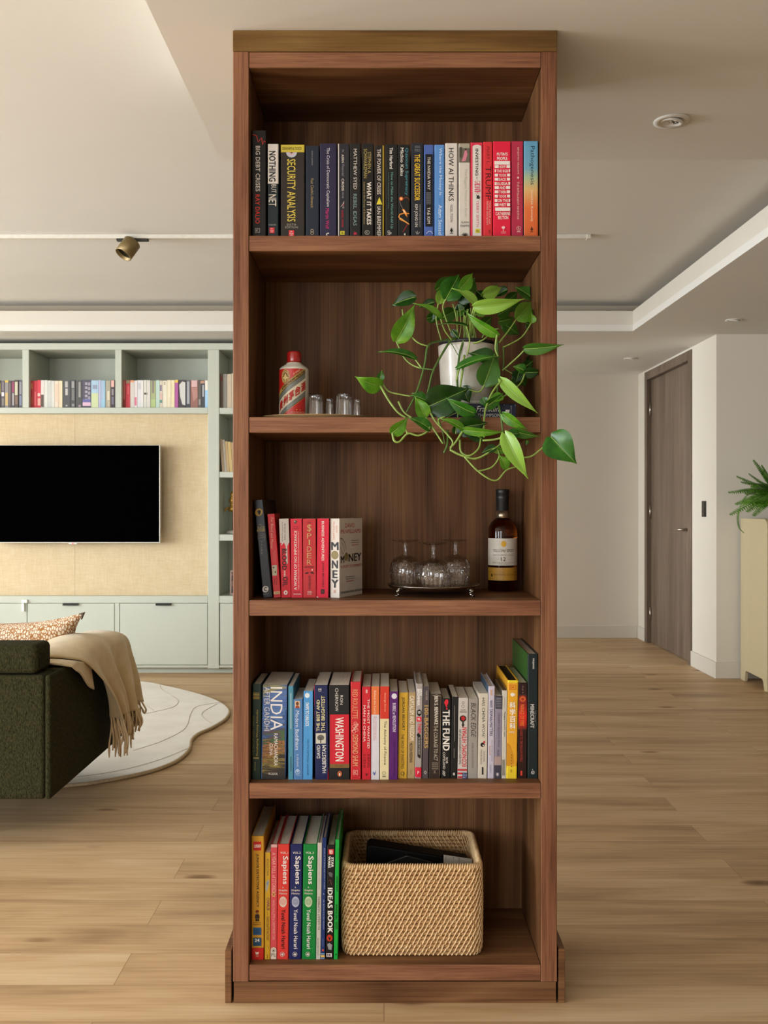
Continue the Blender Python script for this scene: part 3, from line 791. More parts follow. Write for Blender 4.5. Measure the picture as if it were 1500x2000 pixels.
def book_mesh(root, w, h, D, color, hard, items=(), conv=None, page=None, side=None, rough=.42, citems=()):
    """cover and page block in local space: spine centre bottom at the origin, depth along +y"""
    mats = [paint(color, rough, var=.03, spec=.3)]
    if side: mats.append(paint(side, rough, var=.03))
    t = min(.0024 if hard else .0009, w * .2); bul = 0; r = min(.003 if hard else .0012, w * .14)
    e = r / w
    def sy(s):
        d = min(s, 1 - s)
        return 0 if d >= e else r * (1 - math.sqrt(max(0, 1 - (1 - max(0, d) / e) ** 2)))
    ss = [0, e * .1, e * .3, e * .6, e, 1 - e, 1 - e * .6, 1 - e * .3, 1 - e * .1, 1]; n = len(ss) - 1
    outer = [(-w / 2, D)] + [(-w / 2 + w * q_, sy(q_)) for q_ in ss] + [(w / 2, D)]
    iw = w / 2 - t
    inner = [(iw, D), (iw, t + bul + .001), (-iw, t + bul + .001), (-iw, D)]
    prof = outer + inner
    mb = MB(); N = len(prof)
    vs = [(x, y, 0) for x, y in prof] + [(x, y, h) for x, y in prof]
    fs = []; mis = []
    for i in range(N):
        mb_i = 1 if (side and i in (0, n + 1)) else 0
        fs.append((i, (i + 1) % N, (i + 1) % N + N, i + N)); mis.append(mb_i)
    # end caps as quads strips: left board, spine, right board
    no = len(outer)
    def cap(z0):
        q = [(0, 1, no + 2, no + 3), (no - 2, no - 1, no, no + 1), tuple([1] + list(range(2, no - 1)) + [no + 1, no + 2])]
        return [tuple(k + z0 for k in f) for f in q]
    mb.add(vs, fs + cap(0) + cap(N))
    for i, m_ in enumerate(mis): mb.mi[i] = m_
    if items:
        dc = Decals(mb, mats, lambda s, t_, l: ((min(1, max(0, s)) - .5) * w, sy(min(1, max(0, s))) - l, h * (1 - min(1, max(0, t_)))), conv, w / h)
        for it in items: dc.put(it)
    if citems:
        dc = Decals(mb, mats, lambda s, t_, l: (w / 2 + l, D * s, h * (1 - t_)), lambda x, y: (x, y), 1)
        for it in citems: dc.put(it)
    c_ = mb.build('cover', mats, root, local=True)
    ins = .0035 if hard else .0006
    MB().box(-iw + .0002, iw - .0002, t + bul + .0012, D - (.004 if hard else .0008), ins, h - ins).build('page_block', page or PAGES, root, local=True)
    return c_

class Grp:
    def __init__(g, scale, ox, oy, zs, ybot, group, Y=2.432): g.s, g.ox, g.oy, g.zs, g.yb, g.group, g.Y = scale, ox, oy, zs, ybot, group, Y
    def X(g, x): return g.ox + x / g.s
    def Yp(g, y): return g.oy + y / g.s
def book(g, kind, xt, top, label, color, items=(), back=None, xb=None, depth=.16, page=None, side=None, rot=0, citems=(), rough=.42, w=None):
    """xt / xb: spine edges at its top / foot, top: spine top, back: top of the far end of its upper edge (all in the crop's pixels)"""
    xb = xb or xt
    if g.yb is not None:
        yb = g.Yp(g.yb); Yd = (HC - g.zs) * FPX / (yb - CY)
    else: Yd = g.Y; yb = CY + (HC - g.zs) * FPX / Yd
    yt = g.Yp(top); h = (yb - yt) / FPX * Yd
    if back is not None: depth = min(Yd * ((yt - CY) / (g.Yp(back) - CY)) - Yd, CB - .008 - Yd)
    wpx = ((xt[1] - xt[0]) + (xb[1] - xb[0])) / 2 / g.s
    w = w or max(.004, wpx / FPX * Yd - .0004)
    xc_b = (g.X(xb[0]) + g.X(xb[1])) / 2; xc_t = (g.X(xt[0]) + g.X(xt[1])) / 2
    Xb, Xt = (xc_b - CX) / FPX * Yd, (xc_t - CX) / FPX * Yd
    k_ = (Xt - Xb) / h                                     # lean per metre of height
    pe = EDGE.get(g.zs, (XL1 + .0015, 0.0, 2.0))           # neighbour's right edge: x at the shelf, lean, height
    hh = min(h, pe[2])
    ov = max(pe[0] - (Xb - w / 2), pe[0] + pe[1] * hh - (Xb - w / 2 + k_ * hh)) + .0003
    if ov > 0 and not rot: w -= ov; Xb += ov / 2
    if g.zs != S3 and Xb + w / 2 > XR0 - .0005: Xb = XR0 - .0005 - w / 2
    EDGE[g.zs] = (Xb + w / 2 + (w / 2 * abs(k_) * .0), k_, h)
    lean = math.atan(k_)
    ybc = yb * g.s - g.oy * g.s
    def conv(x, y):
        t = (y - top) / (ybc - top); a = xt[0] + (xb[0] - xt[0]) * t; b_ = xt[1] + (xb[1] - xt[1]) * t
        return ((x - a) / (b_ - a), t)
    root = thing(kind, label, 'book', (Xb, Yd, g.zs + .0002), g.group)
    if abs(lean) > .002:
        root.rotation_euler = (0, lean, 0); root.location.z += w / 2 * abs(math.sin(lean))
    if rot:
        root.rotation_euler = (0, 0, rot)
    book_mesh(root, w, h, depth, color, kind.startswith('hard'), items, conv, page, side, rough, citems)
    return root
EDGE = {}
HB, PB = 'hardcover_book', 'paperback_book'

# --- top shelf, left to right
A = Grp(5, 480, 240, S1, None, 'books on the top shelf of the bookcase')
WH = 'd4cabf'
book(A, HB, (56, 200), 75, 'tallest black hardcover with a red zigzag line, leftmost on the top shelf', '181412', [
    L([(62, 115), (88, 118), (105, 128), (122, 190), (140, 165), (156, 146), (165, 214), (180, 178), (192, 182), (198, 200)], 6, 'd5402c'),
    T('BIG DEBT CRISES', 96, 140, 226, 670, 'd', WH, .01), T('RAY DALIO', 93, 137, 700, 985, 'd', 'cf3322', .01), R(92, 138, 1030, 1076, 'b9b0a6'), R(96, 134, 1034, 1072, '181412'), T('K', 102, 128, 1040, 1067, 'h', 'b9b0a6')], depth=.19)
book(A, HB, (213, 321), 207, 'dark hardcover with a white upper half spine, second on the top shelf', '1d282c', [
    R(213, 321, 207, 595, 'd8d0c8'), T('NOTHING', 226, 293, 275, 575, 'd', '24262a', .02), T('BUT', 250, 298, 603, 684, 'd', WH, .0), T('NET', 224, 298, 700, 815, 'd', WH, .01),
    T('MAUBOUSSIN', 224, 296, 990, 1004, 'h', 'b5b0a8'), R(232, 281, 1024, 1078, 'd8303a'), T('Mc\nGraw\nHill', 238, 274, 1030, 1072, 'h', 'f0e6e0')])
book(A, HB, (340, 577), 215, 'thickest dark brown hardcover with a mustard yellow band at the head of its spine', '2e2822', [
    R(340, 577, 215, 288, 'c6b23e'), T('GRAHAM & DODD', 356, 546, 236, 266, 'h', '3a3420', .01), P([(447 + 53 * math.cos(PI * i / 14), 289 + 50 * math.sin(PI * i / 14)) for i in range(15)], 'b8bcc4'), P([(447 + 32 * math.cos(PI * i / 14), 289 + 30 * math.sin(PI * i / 14)) for i in range(15)], 'c9a9b8'), P([(447 + 12 * math.cos(PI * i / 14), 289 + 11 * math.sin(PI * i / 14)) for i in range(15)], '3b3630'),
    T('SECURITY ANALYSIS', 405, 486, 355, 965, 'd', 'dcc452', .005), T('SIXTH', 400, 490, 985, 1006, 'h', 'a89f92'), T('EDITION', 385, 510, 1011, 1031, 'h', 'a89f92'), R(420, 473, 1050, 1110, 'd8303a'), T('Mc\nGraw\nHill', 427, 466, 1056, 1104, 'h', 'f0e6e0')], depth=.17)
book(A, HB, (584, 717), 225, 'plain dark navy hardcover with small gold lettering on the top shelf', '1f2634', [
    T('PETER D. KAUFMAN', 642, 655, 275, 415, 'd', '8d8a86'), T("Poor Charlie's Almanack", 634, 664, 545, 830, 'd', 'a58e58'), O(648, 1055, 17, 6, 'a09070'), O(648, 1078, 17, 6, 'a09070')], depth=.17)
book(A, HB, (723, 890), 202, 'deep purple hardcover with white and magenta lettering on the top shelf', '29243f', [
    T('The Crisis of Democratic Capitalism', 782, 820, 245, 820, 'd', 'd5ced0'), T('Martin Wolf', 780, 816, 838, 1036, 'd', 'c42a6c'), R(784, 796, 1080, 1100, WH), R(796, 814, 1074, 1084, WH)])
book(A, PB, (900, 1010), 205, 'slim charcoal paperback with a white spine edge and a yellow square at its foot', '28272d', [
    R(900, 911, 205, 1130, 'bdb6ae'), T('The', 942, 958, 260, 288, 'd', '9a96a0', 0, .2), T('ASIAN', 936, 960, 310, 390, 'd', WH, .01), T('Financial', 938, 962, 402, 522, 'd', '8f8c96', 0, .25), T('CRISIS', 936, 960, 545, 665, 'd', WH, .01), T('1995-98', 940, 956, 675, 735, 'd', '9a96a0'),
    L([(928, 820), (945, 800), (960, 768), (958, 790), (940, 805), (955, 815), (945, 835), (962, 832)], 4, 'd8d0cc'), L([(940, 810), (962, 800), (948, 792)], 4, 'c02c3c'), T('RUSSELL NAPIER', 935, 956, 855, 1022, 'd', 'a32c38', .01), R(922, 965, 1058, 1096, 'd8c83a'), T('Hh', 933, 955, 1064, 1090, 'h', '2a2a20', .01)])
book(A, HB, (1015, 1125), 202, 'black hardcover with wide-spaced white and teal capitals on the top shelf', '1e1c1b', [
    T('MATTHEW SYED', 1052, 1086, 255, 650, 'd', WH), T('REBEL IDEAS', 1050, 1084, 695, 1005, 'd', '809a96'), P([(1050, 1062), (1060, 1078), (1068, 1058), (1074, 1076), (1086, 1066), (1080, 1084), (1088, 1096), (1072, 1090), (1064, 1104), (1060, 1088), (1046, 1092), (1056, 1080)], 'b8303c')])
book(A, HB, (1135, 1250), 202, 'black hardcover with gold author lines above bold white capitals', '1d1a16', [
    T('STEPHEN A.', 1190, 1224, 285, 500, 'd', 'b2a05c'), T('SCHWARZMAN', 1152, 1184, 255, 540, 'd', 'b2a05c'), T('WHAT IT TAKES', 1182, 1226, 580, 995, 'd', 'dcd4c8', .02), T('Lessons in the Pursuit of Excellence', 1150, 1167, 580, 990, 'd', 'a8945a'), O(1185, 1072, 24, 4, 'b0a898'), T('K', 1174, 1196, 1060, 1085, 'h', 'b0a898')])
book(A, HB, (1259, 1352), 222, 'black hardcover with a yellow warning triangle on its spine', '201b1a', [
    R(1338, 1352, 222, 1130, 'c6ad3e'), T('THE POWER OF CRISIS', 1281, 1319, 256, 700, 'd', WH, .005), P([(1304, 726), (1333, 798), (1275, 798)], 'd8c83c'), T('IAN BREMMER', 1281, 1319, 820, 1115, 'd', WH, .005)])
book(A, HB, (1362, 1487), 212, 'black hardcover with white author name and teal italic title on the top shelf', '1a1a18', [
    T('Tim Harford', 1404, 1436, 242, 450, 'd', 'dcd6cc', .015), T('How to Make the World Add Up', 1410, 1440, 482, 1035, 'd', '6ea29a', 0, .15), T('Ten Rules for Thinking Differently About Numbers', 1388, 1398, 482, 840, 'd', '5c8a84'), T('dh', 1384, 1424, 1052, 1096, 'd', WH, 0, .2)])
B = Grp(4.839, 760, 240, S1, None, A.group)
book(B, HB, (82, 197), 206, 'black hardcover with glowing orange swirl and blue title on the top shelf', '191817', [
    T('Quantum Supremacy', 146, 182, 238, 685, 'd', '4c97a6'), T('Michio Kaku', 105, 136, 236, 500, 'd', 'dcd6cc', .01), E(112, 718, 20, 20, 'c9521c'), E(112, 718, 12, 12, 'f6c070'), L([(96, 735), (110, 780), (128, 812)], 4, '8a8178'), L([(130, 720), (160, 704), (188, 720), (190, 740)], 4, 'a8501c'),
    P([(120, 818), (140, 815), (165, 850), (172, 895), (150, 870)], 'e4882e'), P([(128, 826), (142, 826), (160, 862), (148, 862)], 'fae0b8'), L([(190, 960), (150, 935), (105, 915), (88, 890), (100, 866), (140, 855), (190, 860)], 11, 'e08a2c'), L([(185, 955), (140, 925), (104, 900)], 5, 'f4c878'), L([(128, 1034), (150, 1000), (172, 960)], 7, '8e2420'), R(140, 154, 1046, 1064, WH)])
book(B, HB, (208, 325), 193, 'dark slate hardcover with bold yellow condensed capitals on the top shelf', '23262e', [
    T('ANNA\nFIFIELD', 240, 296, 215, 272, 'h', '7f8086'), T('THE GREAT SUCCESSOR', 240, 292, 298, 735, 'd', 'e0b62c', .015), T('THE SECRET RISE AND RULE OF', 285, 298, 768, 985, 'd', 'a8a49c'), T('KIM JONG UN', 234, 272, 770, 985, 'd', 'd4cec4', .005), L([(252, 1030), (262, 1056), (268, 1020), (272, 1056), (288, 1032)], 5, WH)])
book(B, HB, (329, 421), 208, 'blue patterned hardcover with a long black title block', '4a63a6', [
    *[L([(330, y), (420, y - 40)], 2, '6a86c8') for y in range(225, 300, 12)], R(342, 412, 298, 982, '17161a'), T('THE NVIDIA WAY', 362, 390, 322, 635, 'd', 'dcd6cc', .005), *lines(350, 395, range(660, 775, 9), 4, '6f7478'), T('TAE KIM', 360, 388, 800, 955, 'd', 'dcd6cc', .005), L([(350, 1050), (372, 1028), (395, 1028), (412, 1050)], 6, 'c2cbe0')])
book(B, HB, (427, 524), 208, 'sky blue hardcover with pale serif title on the top shelf', '5b8dcc', [
    T('Where the Money Is', 466, 499, 238, 685, 'd', 'cddff0'), T('in', 470, 494, 715, 752, 'd', '4a7ab8'), T('Adam Seessel', 466, 500, 778, 1062, 'd', 'd6e4f2')])
book(B, HB, (530, 648), 193, 'white hardcover with large plain black capitals on the top shelf', 'd6cec6', [
    T('HOW AI THINKS', 562, 610, 240, 740, 'd', '1c1b1b', .005), T('NIGEL TOON', 577, 600, 775, 938, 'd', '3a3836'), *[E(625 + (i % 3) * 8, 480 + i * 26, 2, 2, 'a9b4c2') for i in range(11)], P([(588, 990), (602, 1020), (588, 1040), (574, 1020)], '2a2826'), R(574, 602, 1042, 1048, '2a2826')])
book(B, HB, (656, 767), 195, 'off-white hardcover with a small picture of a pink dressed figure at its head', 'd2cabf', [
    R(660, 764, 197, 376, '6a6455'), R(660, 764, 197, 240, 'a49d8a'), R(664, 690, 230, 330, '4c483c'), P([(715, 262), (732, 258), (740, 300), (722, 362), (684, 366), (704, 310)], 'cf7f92'), E(724, 252, 9, 11, '4a3328'),
    T('The Biggest Prison on Earth', 706, 736, 436, 890, 'd', 'b3b399'), T('ILAN', 682, 750, 930, 950, 'h', '6f6a62'), T('PAPPE', 674, 760, 964, 986, 'h', '6f6a62'), *[L([(715, 1068), (715 + 32 * math.cos(a), 1068 - 28 * math.sin(a))], 6, '1f1d1b') for a in (.3, .8, 1.3, 1.8, 2.3, 2.8)]])
book(B, HB, (769, 887), 187, 'rose red hardcover with a white rounded panel down its spine', 'd6344e', [
    R(788, 872, 226, 1070, 'dcd4cc'), E(830, 228, 42, 20, 'dcd4cc'), T('INVESTING', 815, 843, 245, 500, 'd', '24201f', .015), T('for', 822, 842, 512, 540, 'd', '8a8480', 0, .3), T('GROWTH', 806, 862, 548, 668, 'd', 'cc4a62', .0), *lines(806, 860, (585, 610, 632, 650), 7, 'cc4a62'),
    P([(828, 690), (845, 684), (860, 705), (848, 722), (824, 716)], '2c2a2a'), L([(822, 682), (856, 726)], 4, '2c2a2a'), T('TERRY SMITH', 823, 846, 735, 985, 'd', 'd0607a'), R(815, 857, 1004, 1042, 'd8c83a'), T('Hh', 824, 848, 1010, 1036, 'h', '2a2a20')])
book(B, HB, (889, 978), 180, 'slim scarlet hardcover with dark red tall serif capitals', 'd6323a', [
    T('MARY L.', 920, 950, 226, 392, 'd', '84202a'), T('TRUMP', 910, 964, 412, 730, 'd', '551418'), T('TOO MUCH and', 945, 962, 740, 952, 'd', 'eab0aa'), T('NEVER ENOUGH', 920, 938, 742, 962, 'd', 'eab0aa'), T('S&S', 940, 958, 1010, 1045, 'd', '6a181c')])
_pp = [('HOW', 1040, 1102, 403), ('THE KGB', 1016, 1124, 443), ('TOOK', 1034, 1108, 484), ('BACK', 1037, 1106, 523), ('RUSSIA', 1022, 1120, 564), ('AND', 1042, 1098, 602), ('THEN', 1038, 1106, 642), ('TOOK', 1034, 1108, 683), ('ON THE', 1028, 1122, 724), ('WEST', 1038, 1106, 764)]
book(B, HB, (982, 1152), 176, 'thick bright red hardcover with a column of white blocks and capitals', 'de2040', [
    T("PUTIN'S", 1018, 1120, 281, 311, 'h', 'ece2dc', .015), T('PEOPLE', 1020, 1118, 322, 353, 'h', 'ece2dc', .015), R(994, 1142, 362, 396, 'ece2dc')] +
    [T(s, a, b_, y, y + 27, 'h', 'ece2dc', .01) for s, a, b_, y in _pp] + [R(996, a - 6, y, y + 27, 'ece2dc') for s, a, b_, y in _pp] + [R(b_ + 6, 1142, y, y + 27, 'ece2dc') for s, a, b_, y in _pp] +
    [R(1000, 1144, 804, 836, 'ece2dc'), T('CATHERINE', 1004, 1144, 846, 878, 'h', 'ece2dc', .01), T('BELTON', 1028, 1124, 885, 916, 'h', 'ece2dc', .01), E(1078, 994, 17, 13, 'f0c8c4'), R(1075, 1081, 1000, 1026, 'f0c8c4'), *lines(1055, 1102, (1035, 1047), 5, 'e89a9a')])
book(B, PB, (1158, 1266), 175, 'crimson paperback with small pale capitals and a diamond', 'b02e49', [
    T('BENJAMIN GRAHAM', 1208, 1228, 232, 484, 'd', 'e0b6ae'), P([(1219, 506), (1231, 519), (1219, 532), (1207, 519)], 'e6c4bc'), T('THE INTELLIGENT INVESTOR', 1209, 1229, 556, 915, 'd', 'e0b6ae'), O(1225, 998, 21, 3, 'e0b6ae'), L([(1225, 985), (1225, 1015)], 4, 'e0b6ae'), L([(1214, 990), (1236, 1008)], 3, 'e0b6ae'), R(1208, 1242, 1026, 1034, 'e0b6ae')])
book(B, HB, (1273, 1411), 174, 'blue to orange rainbow shaded hardcover at the right end of the top shelf', '5e9ec2', [
    G(1273, 1411, 174, 1090, [(0, 'd8622c'), (.32, 'dd7038'), (.5, 'dcb070'), (.62, 'a8bc92'), (.72, '6fa6be'), (1, '5e9ec2')]),
    T('Pathogenesis', 1325, 1376, 222, 585, 'd', '16303e'), T('Jonathan Kennedy', 1334, 1362, 632, 935, 'd', 'f0d8ba'), P([(1348, 980), (1362, 1008), (1348, 1026), (1334, 1008)], '5a2c18'), R(1334, 1362, 1028, 1034, '5a2c18')])

# --- third shelf
C = Grp(6.25, 480, 960, S3, 1297, 'books on the third shelf of the bookcase')
book(C, HB, (88, 215), 106, 'black leather-look hardcover with gold emblem leaning left on the third shelf', '18110f', [
    E(158, 254, 48, 46, 'c6a24e'), P([(140, 240), (160, 226), (186, 238), (180, 270), (160, 290), (150, 268)], '18110f'), T('The', 158, 192, 396, 416, 'h', 'c8b890'), T('BLACK', 142, 232, 428, 456, 'h', 'b9a468', .01), T('WITCHES', 130, 234, 460, 494, 'h', 'c6ac5e', .02),
    O(192, 560, 50, 3, '8c857c'), T('AND', 172, 212, 528, 546, 'h', 'a8a094'), T('OTHERS', 156, 232, 558, 576, 'h', 'a8a094'), *[T(c_, 186, 206, 606 + i * 34, 628 + i * 34, 'h', 'a8a094') for i, c_ in enumerate('TALES')], E(240, 1196, 40, 40, 'd8d0c8'), T('C', 222, 258, 1170, 1222, 'h', '18110f', .02), T('CLASSICS', 205, 282, 1244, 1262, 'h', '9a948c')], xb=(206, 333), back=120, depth=.16, rough=.3)
book(C, PB, (263, 350), 275, 'red paperback with gothic pale lettering leaning left against the black book', 'c6272c', [
    T('For Blood and Money', 296, 336, 322, 700, 'd', 'e2aa8c', 0, .1), T('BILLIONAIRES, BIOTECH', 350, 362, 725, 880, 'd', 'd88878'), T('AND THE QUEST', 330, 342, 740, 860, 'd', 'd88878'), R(318, 380, 900, 1028, 'b3aa92'), E(340, 930, 10, 10, '3a3428'), E(362, 985, 9, 12, '4a4030'), T('NATHAN', 368, 386, 1040, 1145, 'd', '7a1418'), T('VARDI', 342, 358, 1050, 1130, 'd', '7a1418'), R(338, 420, 1222, 1258, 'caa070'), T('NORTON', 358, 400, 1234, 1246, 'h', '7a1418')], xb=(340, 432), back=270, depth=.15)
book(C, PB, (402, 528), 334, 'red paperback with white drips running down from its head, on the third shelf', 'd41c2c', [
    R(402, 540, 334, 630, 'cfc6be'), P([(408, 629), (436, 660), (460, 629)], 'cfc6be'), P([(468, 629), (488, 670), (492, 880), (502, 890), (512, 880), (508, 670), (530, 629)], 'cfc6be'),
    T('BRADLEY HOPE', 470, 488, 395, 595, 'd', '3a2c2c'), T('& JUSTIN SCHECK', 436, 452, 375, 615, 'd', '3a2c2c'), T('BLOOD', 442, 500, 700, 962, 'd', '3a0a0e', .02), T('AND', 466, 486, 965, 1040, 'd', 'f0e8e2', .01), T('OIL', 452, 512, 1040, 1160, 'd', '3a0a0e', .02), E(488, 1236, 23, 27, 'e8dcd4'), E(488, 1236, 8, 12, 'd41c2c')], xb=(438, 552), depth=.14)
book(C, PB, (538, 692), 334, 'raspberry red paperback with white capitals reading upward', 'd92a3d', [
    E(606, 372, 20, 22, '5a3a30'), P([(592, 366), (600, 352), (604, 380)], 'ece2da'), T('SONIA', 570, 650, 422, 436, 'h', '9a1c2c'), T('PURNELL', 565, 660, 446, 462, 'h', '9a1c2c'), T('A WOMAN OF NO IMPORTANCE', 590, 626, 480, 1202, 'u', 'f2e4de', .005), T("THE UNTOLD STORY OF WWII'S MOST DANGEROUS SPY", 638, 652, 486, 1195, 'u', 'f0c8c0'), T('PENGUIN', 586, 668, 1246, 1262, 'h', 'f2d0c8', .01), T('BOOKS', 594, 660, 1224, 1238, 'h', '8a1a28')], xb=(562, 692), depth=.145)
book(C, PB, (693, 858), 334, 'brick red paperback with stacked gold letters down its spine', 'c62f33', [
    T('THE', 752, 796, 373, 390, 'h', '5a1616', .01), *[T(c_, 776 - 28, 776 + 28, a, b_, 'h', 'c7a268', 0) for c_, a, b_ in (('$', 402, 498), ('P', 512, 576), ('D', 672, 736), ('E', 752, 816), ('R', 832, 896))], T('I', 768, 786, 590, 652, 'h', 'c7a268'), T('NETWORK', 718, 832, 914, 934, 'h', '5a1616', .01),
    P([(718, 1000), (745, 985), (775, 990), (745, 1010)], '3a1210'), P([(786, 985), (812, 980), (838, 1005), (806, 1004)], '3a1210'), E(812, 958, 8, 8, 'f0e4dc'), T('DAVID ENRICH', 766, 792, 1028, 1192, 'd', '6a1a1a', .01), T('WH', 754, 806, 1216, 1242, 'h', 'e6d2c4', .0), R(752, 808, 1250, 1256, 'd8b8a8')], xb=(704, 858), depth=.145)
book(C, PB, (870, 1021), 331, 'cherry red paperback with bold white and black capitals reading downward', 'de2440', [
    T('BUSINESS ADVENTURES', 926, 958, 364, 846, 'd', 'f2e6e0', .01), T('JOHN BROOKS', 926, 956, 866, 1168, 'd', '3c1016', .005), R(918, 960, 1194, 1250, '26100f'), T('B', 930, 950, 1208, 1236, 'h', '8a4a48'), P([(866, 1297), (866, 1275), (890, 1297)], 'e8dcd4')], xb=(866, 1006), depth=.145)
mb_ = book(C, PB, (1022, 1150), 331, 'white paperback turned to show its cover, last in the third shelf row', 'd8cfc5', [
    T('DAVID', 1102, 1122, 420, 505, 'd', 'c8583c'), T('McWILLIAMS', 1062, 1084, 372, 588, 'd', 'c8583c'), T('M', 1036, 1140, 618, 716, 'h', '161412', .02), E(1088, 776, 50, 52, '8e8050'), O(1088, 776, 44, 4, '6f6238'), T('N', 1046, 1132, 842, 940, 'h', '161412', .02), T('E', 1054, 1126, 962, 1058, 'h', '161412', .02), T('Y', 1040, 1138, 1076, 1174, 'h', '161412', .02), T('S&S', 1070, 1106, 1202, 1240, 'h', 'd88a7a')], xb=(1022, 1153), depth=.128, rot=-.45, w=.0268, citems=[
    T('DAVID', .24, .66, .062, .118, 'h', 'bf4a34'), T('McWILLIAMS', .06, .93, .138, .192, 'h', 'bf4a34'), *[R(.50, .86, y, y + .006, '6a645e') for y in (.285, .312)], R(.52, .82, .342, .35, 'c05a44'), L([(.02, .25), (.12, .26), (.22, .31), (.28, .40)], .008, '2a2624'), L([(.06, .30), (.16, .34), (.2, .42)], .006, '2a2624'), L([(.02, .36), (.1, .42), (.16, .45)], .006, '2a2624'),
    T('M', .05, .19, .475, .565, 'h', '171412', .01), E(.28, .49, .075, .055, '8e8050'), T('NEY', .38, .94, .455, .555, 'h', '171412', .01), T('A STORY OF HUMANITY', .04, .97, .595, .63, 'h', 'bf4a34'), *[R(.25, .64, y, y + .006, '6a645e') for y in (.745, .772)], R(.27, .6, .8, .808, 'bf4a34'), T('THE INTERNATIONAL BESTSELLER', .03, .97, .925, .952, 'h', '2a2624', .01)])

# --- fourth shelf
D = Grp(5, 480, 1290, S4, 1163, 'books on the fourth shelf of the bookcase')
book(D, HB, (46, 158), 230, 'dark green hardcover with gold lettering at the left end of the fourth shelf', '0f2a1c', [
    *lines(56, 130, (320, 334, 348, 362, 374), 8, 'a08a3c'), T('THE DISCIPLINED TRADER', 52, 74, 535, 935, 'u', '6f6a34'), T('Developing Winning Attitudes', 94, 122, 480, 930, 'u', 'b8a34c'), R(60, 124, 944, 962, '8a8048'), T('DOUGLAS', 74, 90, 992, 1075, 'u', '9a9468')], back=112, xb=(42, 146))
book(D, PB, (160, 410), 241, 'very thick paperback with a streaked colourful photograph spine and white title', '3a5a94', [
    G(158, 412, 241, 1163, [(0, '1f1a16'), (.08, '3a2c18'), (.14, '8a7a34'), (.19, '54401e'), (.24, 'a07030'), (.29, '5f3c22'), (.33, 'b07a4a'), (.36, '4a3028'), (.40, '2f6e3a'), (.44, '5a3f38'), (.48, '3c4a70'), (.56, '35568c'), (.64, '5a7cb0'), (.70, '38599a'), (.78, '5474ac'), (.86, '3a5a90'), (.92, '8f8a5a'), (1, '6a6a4a')], True),
    T('INDIA', 240, 360, 262, 685, 'd', 'ece6e2', -.005), T('AFTER GANDHI', 178, 232, 265, 692, 'd', 'dcd8d8', -.01), T('RAMACHANDRA', 275, 312, 715, 1030, 'd', 'e6e0da'), T('GUHA', 230, 264, 815, 930, 'd', 'e6e0da'), T('PICADOR', 222, 310, 1098, 1122, 'h', 'c8c2ba', .01)], back=112, xb=(150, 385))
book(D, PB, (415, 466), 250, 'thin teal paperback with tiny pale print, right of the streaked thick paperback', '4d8ea6', [
    *lines(320, 668, (437, 445), 4, 'b5cdd2', True), *lines(940, 1085, (441,), 7, '2c4a5a', True)], back=122, xb=(415, 464))
book(D, PB, (463, 557), 380, 'shortest blue paperback with a small orange portrait square at its head', '4f7db2', [
    R(478, 529, 396, 465, 'd8b48a'), E(503, 422, 15, 18, '6a3a20'), P([(482, 465), (490, 442), (516, 442), (526, 465)], '9a3a1c'), T('Modern Buddhism', 484, 520, 492, 872, 'd', 'dce2e8'), T('G. KELSANG', 497, 515, 915, 1040, 'd', 'd0d8e0'), E(506, 1076, 14, 18, 'a8c0d8'), O(506, 1088, 24, 5, 'c0d0e0'), T('Tharpa', 484, 536, 1116, 1128, 'h', 'c0d0e0')], back=262, xb=(467, 558))
book(D, PB, (562, 660), 300, 'bright blue paperback with a white disc at the head of its spine', '4e95cf', [
    E(600, 342, 25, 25, 'dce2e4'), T('SWIPE TO UNLOCK', 582, 618, 412, 645, 'd', 'e2e6e6', .015), T('MEHTA DETROJA AGASHE', 594, 614, 770, 1120, 'd', '1a3a62')], back=178, xb=(562, 650))
book(D, PB, (664, 803), 242, 'navy paperback with cream capitals and a small engraved tree square', '171f4c', [
    R(662, 669, 226, 700, 'a82a3c'), T('M', 708, 738, 275, 292, 'h', WH, .02), R(708, 738, 298, 302, WH), T('THE BEST AND', 690, 722, 385, 692, 'u', 'e2d69c', .008), T('THE BRIGHTEST', 738, 774, 345, 692, 'u', 'e2d69c', .008), R(684, 782, 710, 812, 'c8c2b2'), E(732, 752, 34, 26, '6a665a'), O(718, 762, 16, 4, '3c3a34'), O(748, 760, 16, 4, '3c3a34'), R(727, 737, 760, 806, '4a4840'), T('DAVID', 694, 728, 828, 955, 'u', 'e0dad2', .008), T('HALBERSTAM', 746, 784, 828, 1100, 'u', 'e0dad2', .008), P([(806, 1040), (810, 1163), (796, 1163)], 'b8202c')], back=112, xb=(682, 808))
book(D, PB, (810, 1012), 242, 'thick black and red paperback with a tall white serif title', '1b1919', [
    R(822, 1012, 528, 1012, 'c6202f'), R(822, 1012, 1012, 1050, '7a5c32'), R(808, 821, 242, 528, '1b1919'), T('RON', 922, 950, 340, 430, 'd', 'd4cec4'), T('CHERNOW', 872, 904, 272, 498, 'd', 'd4cec4'), T('WASHINGTON', 874, 958, 556, 985, 'd', 'ecded6', .012), T('A LIFE', 876, 950, 1024, 1038, 'h', '5a4424'), E(917, 1107, 20, 27, 'd86a2c'), E(917, 1108, 10, 20, '1b1919'), E(917, 1112, 6, 14, 'ece6de')], back=112, xb=(818, 1012))
